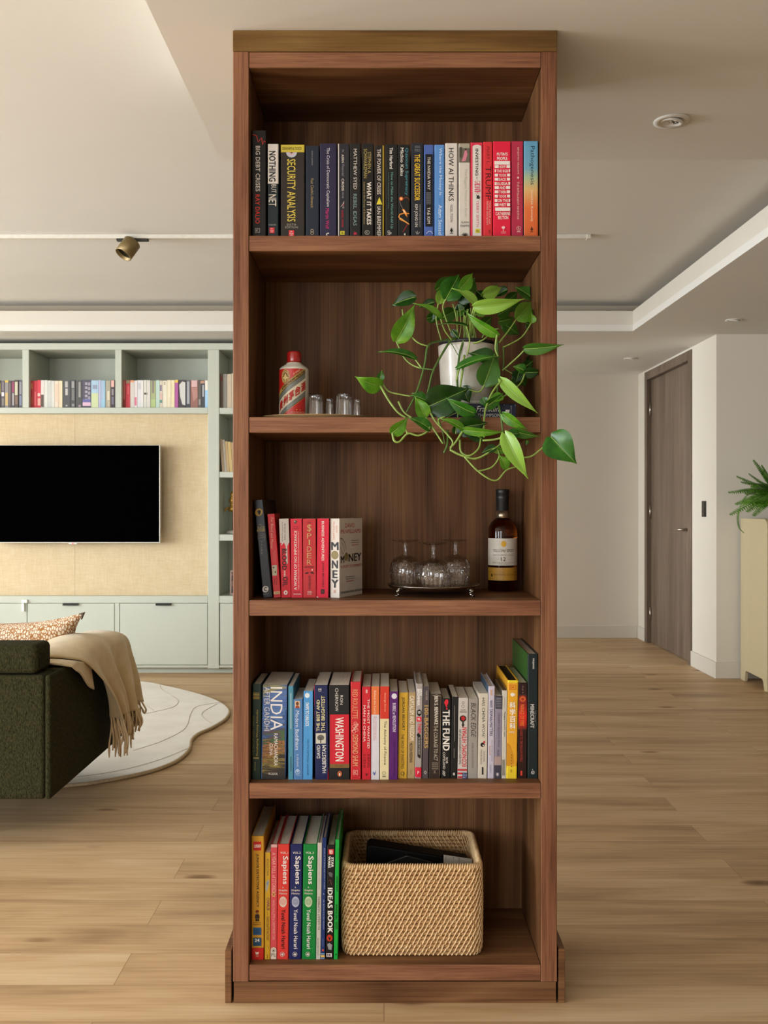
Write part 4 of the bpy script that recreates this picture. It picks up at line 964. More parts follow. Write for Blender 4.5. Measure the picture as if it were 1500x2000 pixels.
book(D, HB, (1020, 1129), 210, 'red jacketed hardcover with gold lettering and a pink dragon swirl', 'c62a31', [
    T('RED ROULETTE', 1040, 1094, 284, 570, 'd', 'dda070', .0), *[O(1070 + 14 * math.sin(i * 2.1), 615 + i * 16, 17, 4, 'e6a89a') for i in range(6)], L([(1032, 690), (1060, 670), (1080, 640), (1100, 620)], 6, 'e6b8aa'), T('DESMOND SHUM', 1044, 1096, 724, 1030, 'd', 'e0b080', .0), R(1050, 1094, 1070, 1118, 'e0b0a0'), R(1053, 1091, 1073, 1115, 'c62a31'), T('K', 1060, 1085, 1078, 1110, 'h', 'e0b0a0')], back=88, xb=(1026, 1124))
book(D, PB, (1135, 1222), 257, 'red paperback with two columns of white capitals, beside the jacketed red hardcover', 'c6222f', [
    O(1180, 293, 9, 4, 'ece2da'), O(1180, 310, 9, 4, 'ece2da'), T('THE MOST WANTED', 1188, 1210, 376, 860, 'd', 'ece0d8'), T('MAN IN CHINA', 1148, 1170, 440, 795, 'd', 'ece0d8'), T('FANG', 1188, 1210, 918, 1045, 'd', '5a1016'), T('LIZHI', 1150, 1170, 920, 1045, 'd', '5a1016'), P([(1166, 1098), (1180, 1110), (1192, 1100), (1188, 1120), (1176, 1130)], '5a1016')], back=130, xb=(1137, 1220))
book(D, PB, (1226, 1307), 254, 'white paperback with an orange block over the top third of its spine', 'd3ced4', [
    R(1226, 1307, 254, 530, 'de733e'), T('Behind the Curve', 1252, 1274, 296, 524, 'd', 'f2d2b8'), T('Can Manufacturing Still', 1264, 1276, 548, 765, 'd', 'cc6a72'), T('Provide Inclusive Growth?', 1246, 1258, 548, 785, 'd', 'cc6a72'), P([(1240, 1090), (1255, 1125), (1270, 1090), (1262, 1088), (1255, 1108), (1248, 1088)], '2c4a9a'), L([(1262, 1082), (1270, 1075)], 5, '8a9ac8')], back=125, xb=(1226, 1303))
book(D, PB, (1312, 1403), 254, 'cream paperback with a red block over the top third of its spine', 'dfd0a2', [
    R(1312, 1403, 254, 570, 'ce3926'), T('George Soros', 1350, 1370, 316, 500, 'd', 'f0c0a0'), T('The Alchemy of Finance', 1342, 1374, 590, 1020, 'd', '322c22'), O(1350, 1100, 17, 4, '8a8060'), R(1334, 1366, 1124, 1140, '8a8060')], back=122, xb=(1310, 1397))
book(D, PB, (1405, 1489), 304, 'deep purple paperback with a white disc at the head of its spine', '571d68', [
    E(1450, 349, 27, 27, 'd8d2da'), T('BUBBLE or REVOLUTION?', 1434, 1466, 416, 700, 'd', 'd8cedc', .012), T('MEHTA AGASHE DETROJA', 1438, 1458, 778, 1132, 'd', '38124a')], back=180, xb=(1401, 1483))
F4 = Grp(4.839, 760, 1240, S4, 1358, D.group)
book(F4, PB, (92, 182), 547, 'golden yellow paperback with black sans capitals on the fourth shelf', 'd6a834', [
    T('JORDAN BELFORT', 116, 148, 590, 905, 'd', '2e2614', .012), T('THE WOLF OF INVESTING', 114, 142, 938, 1265, 'd', '3a3018', .003), O(128, 1312, 17, 4, '5a4a24'), R(134, 138, 1290, 1340, '5a4a24')], back=432, xb=(83, 166))
book(F4, PB, (183, 252), 547, 'tan paperback with cream slanted capitals on the fourth shelf', 'ae9266', [
    T('CAPITALISM AND FREEDOM', 194, 238, 577, 998, 'd', 'e6dcc8', .012), T('MILTON FRIEDMAN', 192, 220, 1022, 1205, 'd', '352c20', .01), T('CHICAGO', 198, 210, 1272, 1318, 'd', '8a7450')], back=415, xb=(172, 242))
book(F4, HB, (256, 322), 462, 'grey hardcover with a black arrow and a red zigzag burst at its foot', 'a59b97', [
    T('IAN', 292, 314, 512, 572, 'd', 'ece6e0', .02), T('BREMMER', 266, 290, 512, 670, 'd', 'ece6e0', .02), P([(262, 720), (284, 704), (306, 720), (306, 752), (284, 770), (262, 752)], '171513'), T('US', 272, 297, 722, 744, 'h', 'ece6e0', .02), R(258, 306, 776, 820, 'd8283a'), T('vs.', 268, 298, 786, 808, 'h', 'f2e4e0', .01), T('THEM', 270, 302, 836, 928, 'd', 'd8283a', .015),
    P([(258, 945), (276, 926), (296, 948), (296, 1145), (300, 1150), (290, 1170), (268, 1150), (268, 960)], '171513'), T('THE FAILURE OF GLOBALISM', 276, 290, 965, 1130, 'd', 'd8d0c8'), P([(244, 1258), (254, 1246), (264, 1260), (274, 1246), (284, 1260), (294, 1246), (306, 1258), (304, 1340), (294, 1352), (284, 1340), (274, 1352), (264, 1340), (254, 1352), (246, 1340)], 'da2840'), T('P', 268, 284, 1288, 1316, 'h', 'f2e4e0')], back=342, xb=(242, 306))
book(F4, PB, (325, 382), 486, 'dark brown-grey paperback with large gold old-style title, right of the red burst', '52474a', [
    T('MAYER', 346, 362, 530, 620, 'd', 'b5a898'), T('100-BAGGERS', 332, 372, 666, 1072, 'd', 'b2905a', .025), P([(342, 1282), (358, 1300), (342, 1318), (326, 1300)], 'b8b0a8'), P([(342, 1290), (351, 1300), (342, 1310), (333, 1300)], '52474a')], back=362, xb=(312, 371))
book(F4, PB, (388, 498), 560, 'worn dark brown paperback with creased cream lettering', '342820', [
    L([(388, 564), (420, 575), (450, 566), (480, 580), (498, 572)], 5, 'a89a88'), T('BEN S. BERNANKE', 428, 464, 580, 848, 'd', 'dcd2c2', .012), T('THE COURAGE TO ACT', 422, 458, 856, 1190, 'd', 'c8bca8', .0), *lines(404, 466, (1212, 1230, 1248, 1266), 7, '9a8c7a'), L([(420, 1280), (440, 1310)], 4, '9a8c7a'), L([(440, 1280), (420, 1310)], 4, '9a8c7a'), L([(492, 580), (488, 800), (482, 1100), (478, 1330)], 3, '8a7a68')], back=445, xb=(376, 485))
book(F4, HB, (503, 588), 604, 'black hardcover with a red fish mark and huge white title', '161514', [
    P([(520, 640), (534, 612), (556, 612), (560, 640), (548, 668), (546, 690), (556, 706), (536, 706), (542, 688), (532, 668)], 'd82838'), T('THE FUND', 506, 572, 710, 1096, 'd', 'e4dcd2', .02), T('ROB', 536, 556, 1158, 1215, 'd', WH, .01), T('COPELAND', 508, 530, 1108, 1270, 'd', WH, .01), *[O(512 + 10 * (i % 2), 1292 + 11 * i, 9, 4, WH) for i in range(4)]], back=490, xb=(490, 582))
book(F4, PB, (590, 654), 586, 'thin black paperback with tiny grey print and a white dot at its foot', '1b1918', [
    *lines(670, 1008, (617,), 5, '8a857e', True), *lines(1072, 1165, (612,), 5, '8a857e', True), E(610, 1316, 12, 14, 'bdb6ae')], back=470, xb=(574, 641))
book(F4, PB, (658, 747), 597, 'pale grey paperback with a black and red globe and flag stripes at its foot', 'c7beb6', [
    O(700, 642, 12, 3, '5a544e'), O(698, 676, 15, 3, '5a544e'), T('JOHN\nPERKINS', 668, 732, 704, 738, 'h', '4a4540'), E(697, 792, 31, 31, '1f1a18'), P([(680, 775), (705, 768), (722, 790), (706, 812), (686, 806)], 'b8242c'), P([(690, 824), (706, 824), (704, 848), (712, 846), (697, 880), (684, 846), (692, 848)], '1f1a18'),
    T('THE NEW CONFESSIONS OF AN', 658, 680, 895, 1225, 'u', '2c2826', .003), T('ECONOMIC HITMAN', 688, 732, 875, 1245, 'u', 'cc2430', .01), *[R(646, 738, y, y + 17, 'be3038') for y in (1268, 1302, 1336)], R(692, 738, 1302, 1358, '2a3a68'), *[E(702 + 15 * (i % 3), 1316 + 16 * (i // 3), 3.5, 3.5, 'e6e0d8') for i in range(8)]], back=488, xb=(644, 739))
book(F4, PB, (753, 842), 604, 'grey paperback with slanted thin black capitals on the fourth shelf', '9a928a', [
    T('BLACK EDGE', 774, 820, 645, 966, 'd', '2c2826', -.005, .2), T('SHEELAH KOLHATKAR', 780, 798, 1022, 1260, 'd', '6a635c')], back=490, xb=(743, 832))
book(F4, PB, (848, 937), 554, 'cream paperback with spaced black capitals and a black and red ball mark', 'cdc3b2', [
    T('HAS CHINA WON?', 878, 906, 596, 970, 'd', '2a2622', .0), E(883, 1040, 20, 21, '201c1a'), P([(888, 1008), (905, 1002), (908, 1022), (892, 1028)], 'c02c30'), E(890, 1046, 7, 8, 'cdc3b2'), T('KISHORE', 890, 904, 1102, 1200, 'd', '6a6258'), T('MAHBUBANI', 862, 878, 1085, 1222, 'd', '6a6258'), R(876, 890, 1250, 1322, '201c1a')], back=440, xb=(835, 924))
book(F4, HB, (940, 1000), 486, 'lavender white hardcover with dark blue capitals and a blue board', 'c2bac8', [
    R(958, 974, 520, 575, 'c8a488'), T('WHY TAIWAN MATTERS', 950, 978, 618, 955, 'd', '262a40', .005), T('SMALL ISLAND, GLOBAL POWERHOUSE', 966, 976, 992, 1195, 'd', '5a5868'), T('RIGGER', 944, 956, 1050, 1140, 'd', 'c88a5a'), T('KERRY', 952, 964, 1232, 1310, 'd', '7a7488')], back=358, xb=(929, 993), side='3a526a')
book(F4, PB, (1003, 1071), 578, 'mauve grey paperback with a dark top block and a white sun at its foot', '8d8494', [
    R(1003, 1071, 578, 700, '3c3a44'), *lines(1010, 1062, (600, 616, 632, 648, 664, 680), 6, '8a8690'), T('UNDERSTANDING IRAN', 1024, 1046, 740, 1060, 'd', '5a5260'), T('WILLIAM R. POLK', 1018, 1040, 1086, 1190, 'd', '3c3440'), R(990, 1062, 1150, 1228, 'a8908a'), R(988, 1062, 1234, 1358, '423c48'), *[L([(1022, 1318), (1022 + 17 * math.cos(a * PI / 4), 1318 + 19 * math.sin(a * PI / 4))], 4, 'd0c8cc') for a in range(8)], E(1022, 1318, 8, 9, 'd0c8cc')], back=474, xb=(988, 1061))
book(F4, PB, (1073, 1117), 527, 'thin ivory paperback with small black print, left of the yellow book', 'c7c0b2', [
    T('HARVARD', 1086, 1094, 590, 690, 'd', '8a8478'), T('Managing Successful Teams', 1084, 1100, 725, 965, 'd', '2a2622', .01), *lines(1180, 1330, (1072, 1080, 1089), 4, '5a554c', True)], back=415, xb=(1060, 1106), page=paint('6a5a48', .9))
book(F4, HB, (1117, 1224), 430, 'bright yellow encyclopedia with white Chinese characters on the fourth shelf', 'e0a22c', [
    R(1117, 1224, 430, 452, 'e6cf30'), R(1130, 1200, 474, 518, 'c84a1c'), R(1134, 1196, 478, 514, 'e0a22c'), T('DK', 1144, 1186, 484, 508, 'h', 'c84a1c', .01), E(1164, 566, 20, 18, 'ece2d2'), R(1185, 1190, 555, 578, 'ece2d2'), *[T(c_, 1136, 1194, y, y + 58, 'h', 'f2e8d8', .02) for c_, y in (('科', 636), ('学', 702), ('百', 768), ('科', 832))], T('(典藏版)', 1128, 1186, 912, 930, 'h', 'ece2d2'),
    P([(1112, 1020), (1214, 1110), (1210, 1200), (1110, 1240)], 'd69426'), R(1103, 1212, 1240, 1358, 'e6c62e'), *[E(1155, 1135 + i * 27, 5, 6, '8a6a20') for i in range(5)], T('百', 1142, 1162, 1274, 1298, 'h', '5a4418')], back=282, xb=(1103, 1208), page=paint('2a2018', .9))
book(F4, PB, (1226, 1302), 452, 'dark maroon paperback with a glowing red spine picture', '2a1412', [
    G(1216, 1306, 560, 900, [(0, '2a1412'), (.15, 'b01c14'), (.4, 'd82418'), (.7, '8c1a14'), (1, '2a1412')]), T('TUI T.', 1256, 1268, 480, 560, 'd', 'a88a7a'), E(1262, 608, 32, 36, 'a8341c'), O(1262, 608, 22, 5, 'e88a4a'), T('WINGS OF FIRE', 1238, 1276, 655, 862, 'd', 'e87a34', .01), T('A GUIDE TO THE DRAGON WORLD', 1236, 1262, 880, 1200, 'd', 'a83a30', .005), R(1240, 1258, 1285, 1330, 'd8442c')], back=305, xb=(1214, 1303))
book(F4, HB, (1310, 1410), 180, 'tall black hardcover with a green side at the right end of the fourth shelf', '182426', [
    T('MOJANG', 1354, 1374, 224, 322, 'd', 'dcd6d0', .02), T('THE ART OF', 1378, 1388, 715, 825, 'd', '8a8a88'), T('MINECRAFT', 1334, 1372, 655, 882, 'd', 'b8b6b2', .03), O(1358, 1300, 17, 6, 'c8c4be'), E(1358, 1300, 5, 5, 'c8c4be'), E(1356, 1272, 4, 4, 'c8c4be')], back=33, xb=(1308, 1408), side='2f5a22')

# --- bottom shelf
F = Grp(5.884, 470, 1560, S5, 1846, "books on the bottom shelf of the bookcase")
book(F, HB, (107, 272), 430, 'amber hardcover with a red foot band and blue number squares on the bottom shelf', 'd49a2b', [
    R(135, 237, 493, 596, 'c8261e'), T('LEGO', 147, 231, 526, 562, 'h', 'f0e8dc', .03, .15), T('JUNIOR DETECTIVE AGENCY', 166, 206, 635, 1246, 'd', '2c2212', .01), E(184, 1296, 22, 18, '7a3418'), R(170, 198, 1308, 1330, 'a8742a'), P([(160, 1330), (208, 1330), (214, 1372), (154, 1372)], '2c2018'), R(162, 182, 1374, 1408, '241a14'), R(187, 207, 1374, 1408, '241a14'),
    T('DETECTIVE', 134, 230, 1419, 1430, 'h', '4a3a18'), T('HANDBOOK', 130, 232, 1441, 1452, 'h', '4a3a18', .01), R(130, 236, 1480, 1566, '2a5a86'), T('6 in 1', 144, 222, 1502, 1518, 'h', '16304e', .01), T('STORIES', 148, 218, 1532, 1546, 'h', '16304e', .01), R(130, 236, 1596, 1690, '245070'), T('24', 152, 212, 1606, 1642, 'h', 'ece6da', .02), T('PAGES', 152, 210, 1662, 1674, 'h', '16304e'), R(105, 270, 1712, 1850, 'c6281f'), P([(160, 1752), (176, 1764), (200, 1756), (200, 1784), (164, 1784)], 'f0e2da'), *lines(166, 200, (1794, 1808), 5, 'e8b0a4')], back=70, xb=(106, 268))
book(F, PB, (281, 345), 618, 'narrow yellow paperback with plum lettering on the bottom shelf', 'd0a12b', [
    T('ROALD DAHL', 298, 326, 695, 890, 'd', '6a3f3a'), P([(290, 960), (316, 930), (330, 945), (324, 1000), (310, 1040), (296, 1080), (286, 1040)], 'a8a6a0'), P([(300, 965), (318, 955), (312, 1000)], '5f7f9c'), T('CHARLIE', 300, 332, 1138, 1285, 'd', '6a2c50', .01), T('and the', 304, 318, 1296, 1342, 'd', '6a3f3a'), T('CHOCOLATE FACTORY', 296, 326, 1352, 1632, 'd', '6a3f3a', .005), L([(302, 1690), (316, 1700), (318, 1725)], 4, '8a6a2a'), R(304, 312, 1790, 1830, '8a6a2a')], back=250, xb=(277, 336))
book(F, HB, (347, 424), 527, 'pink-red hardcover with pale hand lettering and a white roundel at its foot', 'cf4a50', [
    R(345, 424, 527, 560, 'd4a8a0'), T('A YEAR FULL of STORIES', 362, 404, 620, 1078, 'd', 'eeb0a4', .0), *[E(380 + 17 * math.cos(a), 1100 + 22 * math.sin(a), 7, 8, 'd8b46a') for a in (0, 1.05, 2.1, 3.14, 4.2, 5.2)], E(380, 1100, 8, 9, '8a6a2c'), T('ANGELA McALLISTER & CHRISTOPHER CORR', 366, 394, 1160, 1622, 'd', 'e8a498'), R(345, 412, 1735, 1842, 'd8c8b8'), E(379, 1738, 33, 32, 'd8c8b8'), O(378, 1742, 20, 4, '33402c'), E(378, 1744, 8, 9, '33402c'), T('FL', 354, 408, 1772, 1812, 'h', '3a3028', .0)], back=180, xb=(340, 416))
def sap(xt, xb, col, lab, n, fp, dark):
    x0 = xt[0]; d = (xb[0] - xt[0]); W2 = xt[1] - xt[0]
    book(F, HB, xt, 524, lab, col, [
        T('VOL.%d' % n, x0 + 28, x0 + 120, 610, 634, 'h', 'dcd4cc', .01), T('Sapiens', x0 + 40, x0 + 118, 660, 984, 'd', 'e6ded6', .012), T('A', x0 + 50, x0 + 68, 1008, 1030, 'h', 'd0c4b8', .01), T('Graphic', x0 + 10, x0 + 112, 1040, 1070, 'h', 'd4c8bc', .01), T('History', x0 + 14, x0 + 108, 1076, 1106, 'h', 'd4c8bc', .01),
        E(x0 + 60, 1185, 44, 62, fp), *[O(x0 + 60, 1185, r_, 2.4, col) for r_ in (36, 28, 20, 12)], T('Yuval Noah Harari', x0 + 40, x0 + 86, 1270, 1724, 'd', dark, .008), O(x0 + 52, 1786, 27, 4, 'd0c4bc'), P([(x0 + 34, 1790), (x0 + 52, 1770), (x0 + 70, 1782), (x0 + 58, 1804)], 'd0c4bc')], back=178, xb=xb)
sap((428, 563), (417, 549), 'd63a33', 'bright red hardcover comic volume with a pale thumbprint and black author name', 1, 'd6bfae', '3c1814')
sap((571, 713), (555, 696), '1a2256', 'navy blue hardcover comic volume with a pale thumbprint on its spine', 2, 'a9acc0', 'dcd6d2')
sap((720, 881), (704, 866), '0c7832', 'emerald green thick hardcover comic volume with a pale thumbprint on its spine', 3, 'b8c4a0', 'dcd6d2')
book(F, HB, (885, 937), 508, 'thin white hardcover with upward dark print, right of the emerald volume', 'beb8ac', [
    T('How Numbers Shape the World We Live In', 896, 908, 600, 1040, 'u', '6a665e'), T('IN GREAT NUMBERS', 886, 910, 1126, 1506, 'u', '4a4640'), T('LITTLE GESTALTEN', 880, 894, 1600, 1802, 'u', '5a564e', .005)], back=176, xb=(866, 920))
book(F, HB, (940, 988), 448, 'thin dark blue hardcover with pale print and a striped foot', '1a2d62', [
    T('BOOK OF THE BRAIN AND HOW IT WORKS', 956, 972, 570, 1040, 'd', '9aa6c4'), E(955, 1096, 4, 6, 'c8ccd8'), T('DR. BETINA IP & MIA NILSSON', 948, 962, 1160, 1502, 'd', '9aa6c4'), T('USBORNE', 940, 952, 1605, 1700, 'd', '7a88ac'), E(946, 1740, 11, 14, 'c84a3c'), R(922, 968, 1776, 1790, '7aa0c0'), R(922, 968, 1796, 1822, 'd8b060'), R(922, 968, 1828, 1838, '7aa0c0')], back=150, xb=(921, 970))
book(F, HB, (991, 1087), 535, 'black hardcover with a red square and chunky white capitals on the bottom shelf', '151110', [
    R(1008, 1072, 580, 642, 'c8261e'), T('LEGO', 1020, 1058, 590, 636, 'd', 'f0e8dc', .03), T('STAR\nWARS', 1004, 1070, 660, 796, 'd', 'dcd6ce', .03), P([(1005, 850), (1030, 840), (1060, 862), (1050, 905), (1020, 890)], '5f5c58'), L([(1010, 945), (1030, 930), (1045, 990)], 7, '7a4a42'), T('IDEAS BOOK', 1000, 1058, 1024, 1542, 'd', 'e2dcd4', .025), E(1022, 1600, 34, 38, 'b8321f'), P([(1010, 1585), (1024, 1600), (1036, 1584), (1032, 1612), (1022, 1628), (1012, 1612)], '151110'), P([(995, 1672), (1020, 1655), (1052, 1680), (1044, 1738), (1010, 1732)], '8f8d8c'), R(986, 1048, 1774, 1816, 'd8c8c8'), T('DK', 994, 1040, 1782, 1810, 'h', '151110', .02)], back=165, xb=(977, 1070))
book(F, HB, (1089, 1136), 470, 'thin vivid green hardcover touching the rattan basket', '12a03a', [
    T('MOJANG', 1112, 1126, 570, 712, 'd', '0a6a26'), T('MINECRAFT', 1096, 1118, 892, 1070, 'd', '063c16', .01), T('ANNUAL 2025', 1086, 1112, 1210, 1502, 'd', '063c16', .01), P([(1096, 1778), (1106, 1790), (1096, 1802), (1086, 1790)], '063c16')], back=110, xb=(1070, 1117))

# --- the flat book under the plant pot
fb = thing('hardcover_book', 'navy hardcover lying flat under the white plant pot', 'book', (.2187, 2.418, S2 + .0002), None)
FB_W, FB_T = .2292, .0352
conv = lambda x, y: ((y - 787) / 27.4, 1 - (x - 830) / 177.0)     # book lies on its side: spine runs along x
Bk = Grp(1, 0, 0, S2, None, None)
fitems = [R(858, 1008, 787, 814.4, '1a1f38'), R(830, 860, 788, 814, 'a8845a'), P([(832, 790), (840, 800), (836, 812), (848, 808), (858, 812), (858, 796), (846, 790)], '7a3a22'), P([(838, 792), (848, 794), (846, 804), (838, 802)], 'd8b890'), R(983, 984, 788, 814, '8a8c98'), R(1005, 1006, 788, 814, '8a8c98'),
          T('Franklin', 929, 974, 791.5, 803, 'h', 'd8d4ce', 0, .35), T('THOMPSON', 932, 976, 806.5, 813, 'h', 'c8c4be'), P([(986, 799), (994.5, 799), (993.5, 805), (987, 805)], 'd0ccc6'), T('WHITE HOUSE', 996, 998.5, 791, 811, 'u', '9a9aa0')]
book_mesh_root = fb
# local space of a lying book: thickness runs along x before it is turned onto its side
fb.rotation_euler = (0, PI / 2, 0)
fb.location = (.2187 - FB_W / 2, 2.418, S2 + .0002 + FB_T / 2)
book_mesh(fb, FB_T, FB_W, .158, '1a1f38', True, fitems, lambda x, y: conv(x, y))
fb.location.x = .2187 - FB_W / 2

# ------------------------------------------------------------------ small books in the wall unit
def small_book(x0, x1, y0, y1, color, label, items, Yd, depth=.13, lean=0, group=None):
    zb = HC - (y1 - CY) / FPX * Yd; h = (y1 - y0) / FPX * Yd; w = (x1 - x0) / FPX * Yd - .0006
    mats = [paint(color, .55, var=.04), PAGES]
    mb = MB(); t = .0015
    mb.box(-w / 2, w / 2, 0, t, 0, h); mb.box(-w / 2, -w / 2 + t, t, depth, 0, h); mb.box(w / 2 - t, w / 2, t, depth, 0, h)
    mb.box(-w / 2 + t + .0002, w / 2 - t - .0002, t + .0003, depth - .003, .002, h - .002, 1)
    dc = Decals(mb, mats, lambda s, t_, l: ((s - .5) * w, -l * 2, h * (1 - t_)), lambda x, y: ((x - x0) / (x1 - x0), (y - y0) / (y1 - y0)), 1)
    for it in items: dc.put(it)
    o = mb.build('book', mats); o.location = (((x0 + x1) / 2 - CX) / FPX * Yd, Yd, zb + .0004); tag(o, label, 'book', group)
    if lean: o.rotation_euler = (0, lean, 0); o.location.z += w / 2 * abs(math.sin(lean))
    return o
BY = 7.14
zs_ = HC - (796.2 - CY) / FPX * UF
yb_ = CY + (HC - zo2) * FPX / BY - .05
ORD = ['first', 'second', 'third', 'fourth', 'fifth', 'sixth', 'seventh', 'eighth', 'ninth', 'tenth', 'eleventh', 'twelfth', 'thirteenth', 'fourteenth', 'fifteenth', 'sixteenth', 'seventeenth', 'eighteenth', 'nineteenth', 'twentieth', 'twenty-first', 'twenty-second', 'twenty-third']
bays = [
 ('left bay cut by the photo edge', [(-12, -5.5, '403a30', 'dark brown', []), (-5, 1, '4a463a', 'dark olive', [R(-4, 1, 748, 770, 'a8a25a')]), (2, 9, '5a525a', 'grey-brown', [R(3, 8, 766, 774, 'd8d4dc'), R(4, 7.5, 746, 763, '857d80'), R(4, 7.5, 778, 792, '8a8578')]), (9.6, 16.5, '8f8a88', 'yellow-topped grey', [R(9.6, 16.5, 743, 747, 'd0b450'), R(10.4, 15.5, 767, 792, 'c8ab72')]), (17, 21.5, '58484a', 'dark maroon', [R(18, 20.5, 748, 792, '7f7672')]), (22, 28, '4c4448', 'charcoal', [R(23.5, 27.5, 746, 766, '9c4468'), R(24, 27.5, 768, 792, 'a59d9f')]), (28.4, 36, '4e463c', 'cream and brown printed', [R(29, 34.5, 746, 772, 'c9c2a8'), R(29.5, 34.5, 774, 790, '85695c')]), (37, 43, '55535c', 'blue-grey', [R(38, 42, 746, 770, '928e98'), R(38, 42, 773, 792, '8088a0')])], (742, 744)),
 ('middle bay', [(60, 66, 'bf2f38', 'red with tan marks', [R(61, 63.5, 748, 760, 'd88a5a'), R(61, 63.5, 775, 790, 'c8663c')]), (66.3, 72.3, 'd63241', 'plain red', [R(67, 70.5, 765, 792, 'e86a70')]), (72.6, 79.4, 'dc4050', 'red with pale foot marks', [R(73.5, 78.5, 768, 774, 'f0c8bc'), R(73.5, 79, 778, 792, 'eab0a4')]), (79.8, 86.2, 'dcd2cb', 'pinkish white with dark foot', [R(80, 85.6, 771, 795, '5c4c44')]), (86.5, 93, 'd6d6ce', 'plain white', []), (93.3, 99.6, 'c8c9c4', 'pale grey', [R(94, 99, 744, 747, 'd8d4cc')]), (99.9, 106.2, 'd6d4cc', 'warm white', []), (106.5, 114.4, 'e4d2bf', 'peach cream', [R(108, 113, 750, 785, 'dcc4ac')]), (114.7, 121.8, 'ead9b4', 'pale yellow', [R(115.5, 118, 748, 790, 'e8ccb4')]), (122.6, 137.2, '4d4d50', 'wide charcoal', [R(127, 132.5, 745, 757, 'b8b5b2'), R(127.5, 132.5, 759, 772, 'c0bdb8'), R(128, 132, 791, 794, 'a8a5a2')]), (137.8, 147, '4a4a4c', 'charcoal with grey print', [R(140, 145, 745, 758, 'a09e9c'), R(140.5, 145, 760, 782, '7c7a78'), R(140.5, 145, 789, 794, '94928e')]), (147.8, 160, '4c4b4a', 'dark grey', [R(153.5, 157.5, 746, 776, '9a9896'), R(153.5, 157.5, 791, 795, 'a88a98')]), (160.4, 177.6, '504b5c', 'wide violet with print', [*[R(166, 171, y, y + 5, 'a49caa') for y in range(747, 782, 8)], *[R(172, 176.5, y, y + 6, '9c94a4') for y in range(747, 784, 9)], R(161.5, 177.4, 780, 786, '6a68a4'), R(161.5, 177.4, 786, 793, 'dcb8cc')]), (178, 192.4, 'a8c4da', 'blue and green landscape', [R(178.4, 192, 768, 796, 'c9d3a4'), R(181, 190, 752, 760, '8f9aae')]), (192.8, 196.8, 'b8b8d6', 'thin lilac', []), (197.2, 205.4, '9ac3da', 'light blue', [R(198, 202, 745, 780, 'aab8d2')]), (206.2, 215.6, 'a8a08e', 'tan', [R(209.5, 214, 764, 782, 'd4cab2'), R(210, 214, 784, 794, 'c4baa2')]), (216, 224, '40383c', 'dark with pink top', [R(217, 223, 743, 756, 'e2b0a8'), R(218, 222, 760, 772, '8f8788'), R(218, 222, 775, 790, '75707e')])], (742, 744)),
 ('bay above the pier', [(239.6, 245.2, 'a2362e', 'brick red', [R(241.3, 244, 744, 780, 'd2766a')]), (245.5, 254, 'd43a4a', 'red with tan top', [R(246, 253.5, 743, 749, '9a8468'), R(249, 252, 754, 770, 'e4646c')]), (254.4, 262, 'ddd6cf', 'white with orange top', [R(254.6, 261.6, 743, 747, 'e8a070')]), (262.3, 268.4, 'e0d7d6', 'white with pink patch', [R(262.8, 267, 776, 792, 'd67a90')]), (268.7, 279.8, 'd9d7da', 'wide white', [R(270, 275, 748, 760, 'c4c4c6'), R(276.5, 279.6, 744, 795, 'ece6e2')]), (280.4, 286.6, 'd4d2c8', 'off-white with dark mark', [R(281.5, 286, 767, 771, '5a5450')]), (286.9, 293.6, 'dad4cc', 'greyish white', [R(287, 288, 767, 771, '5a5450')]), (294.4, 304, 'a8ae80', 'leaf green', [R(296.5, 301, 743, 768, '8c857a'), R(294.6, 303.6, 780, 795, 'b2c486')]), (304.4, 311.6, 'bcd4c8', 'mint green', []), (311.9, 317.6, 'd8ccb8', 'multicoloured', [R(312.3, 316, 752, 764, '8a7c94'), P([(312.3, 766), (317, 770), (317, 784), (312.3, 778)], 'dcb8b0'), R(312.3, 316.5, 781, 787, '5a8f86')]), (317.9, 326, 'e6dfca', 'ivory', [R(320, 323, 746, 752, 'b8a898')]), (326.3, 333.6, 'e9dcc0', 'cream', []), (333.9, 341, 'eddfb8', 'pale butter', [R(335, 336, 748, 790, 'e0d0a8')]), (341.4, 348, 'b05a9c', 'purple with yellow top', [R(341.4, 348, 742, 747.5, 'dfc05a')]), (348.5, 362.6, '453a40', 'black with pale face shape', [P([(350, 752), (356, 745), (362, 747), (362, 792), (356, 790), (352, 775)], 'd2d0ca')]), (363, 371.8, '484852', 'dark grey with white strip', [R(365.2, 370.2, 745, 789, 'a9aaae')]), (372.2, 386.6, '99695f', 'reddish brown with pink top', [R(374, 385, 743, 756, 'd8b4b4'), P([(374, 758), (385, 757), (386, 775), (378, 785)], 'b88a80')]), (387, 393, '5f5854', 'brown-grey', [R(388, 391.5, 780, 791, 'a09a92')]), (393.3, 399.8, '40434a', 'slate with tan top', [R(391.5, 399.4, 744, 749, 'c09478'), R(395, 398.6, 752, 775, 'aaaab0')]), (400.2, 406, 'a4cae8', 'blue with cream top', [R(400.4, 405.8, 743, 762, 'ece2d2')])], (742, 743.5)),
 ('narrow right bay behind the bookcase', [(430, 435, '7c665c', 'brown', [R(430.6, 434.4, 736, 744, '8a4836')]), (435.6, 443, 'a5a19a', 'grey', []), (443.6, 451.6, 'd8c6ae', 'cream', []), (452, 458, 'd4c6aa', 'beige', []), (458.4, 466, 'b09a7c', 'tan', [])], (729, 731)),
]
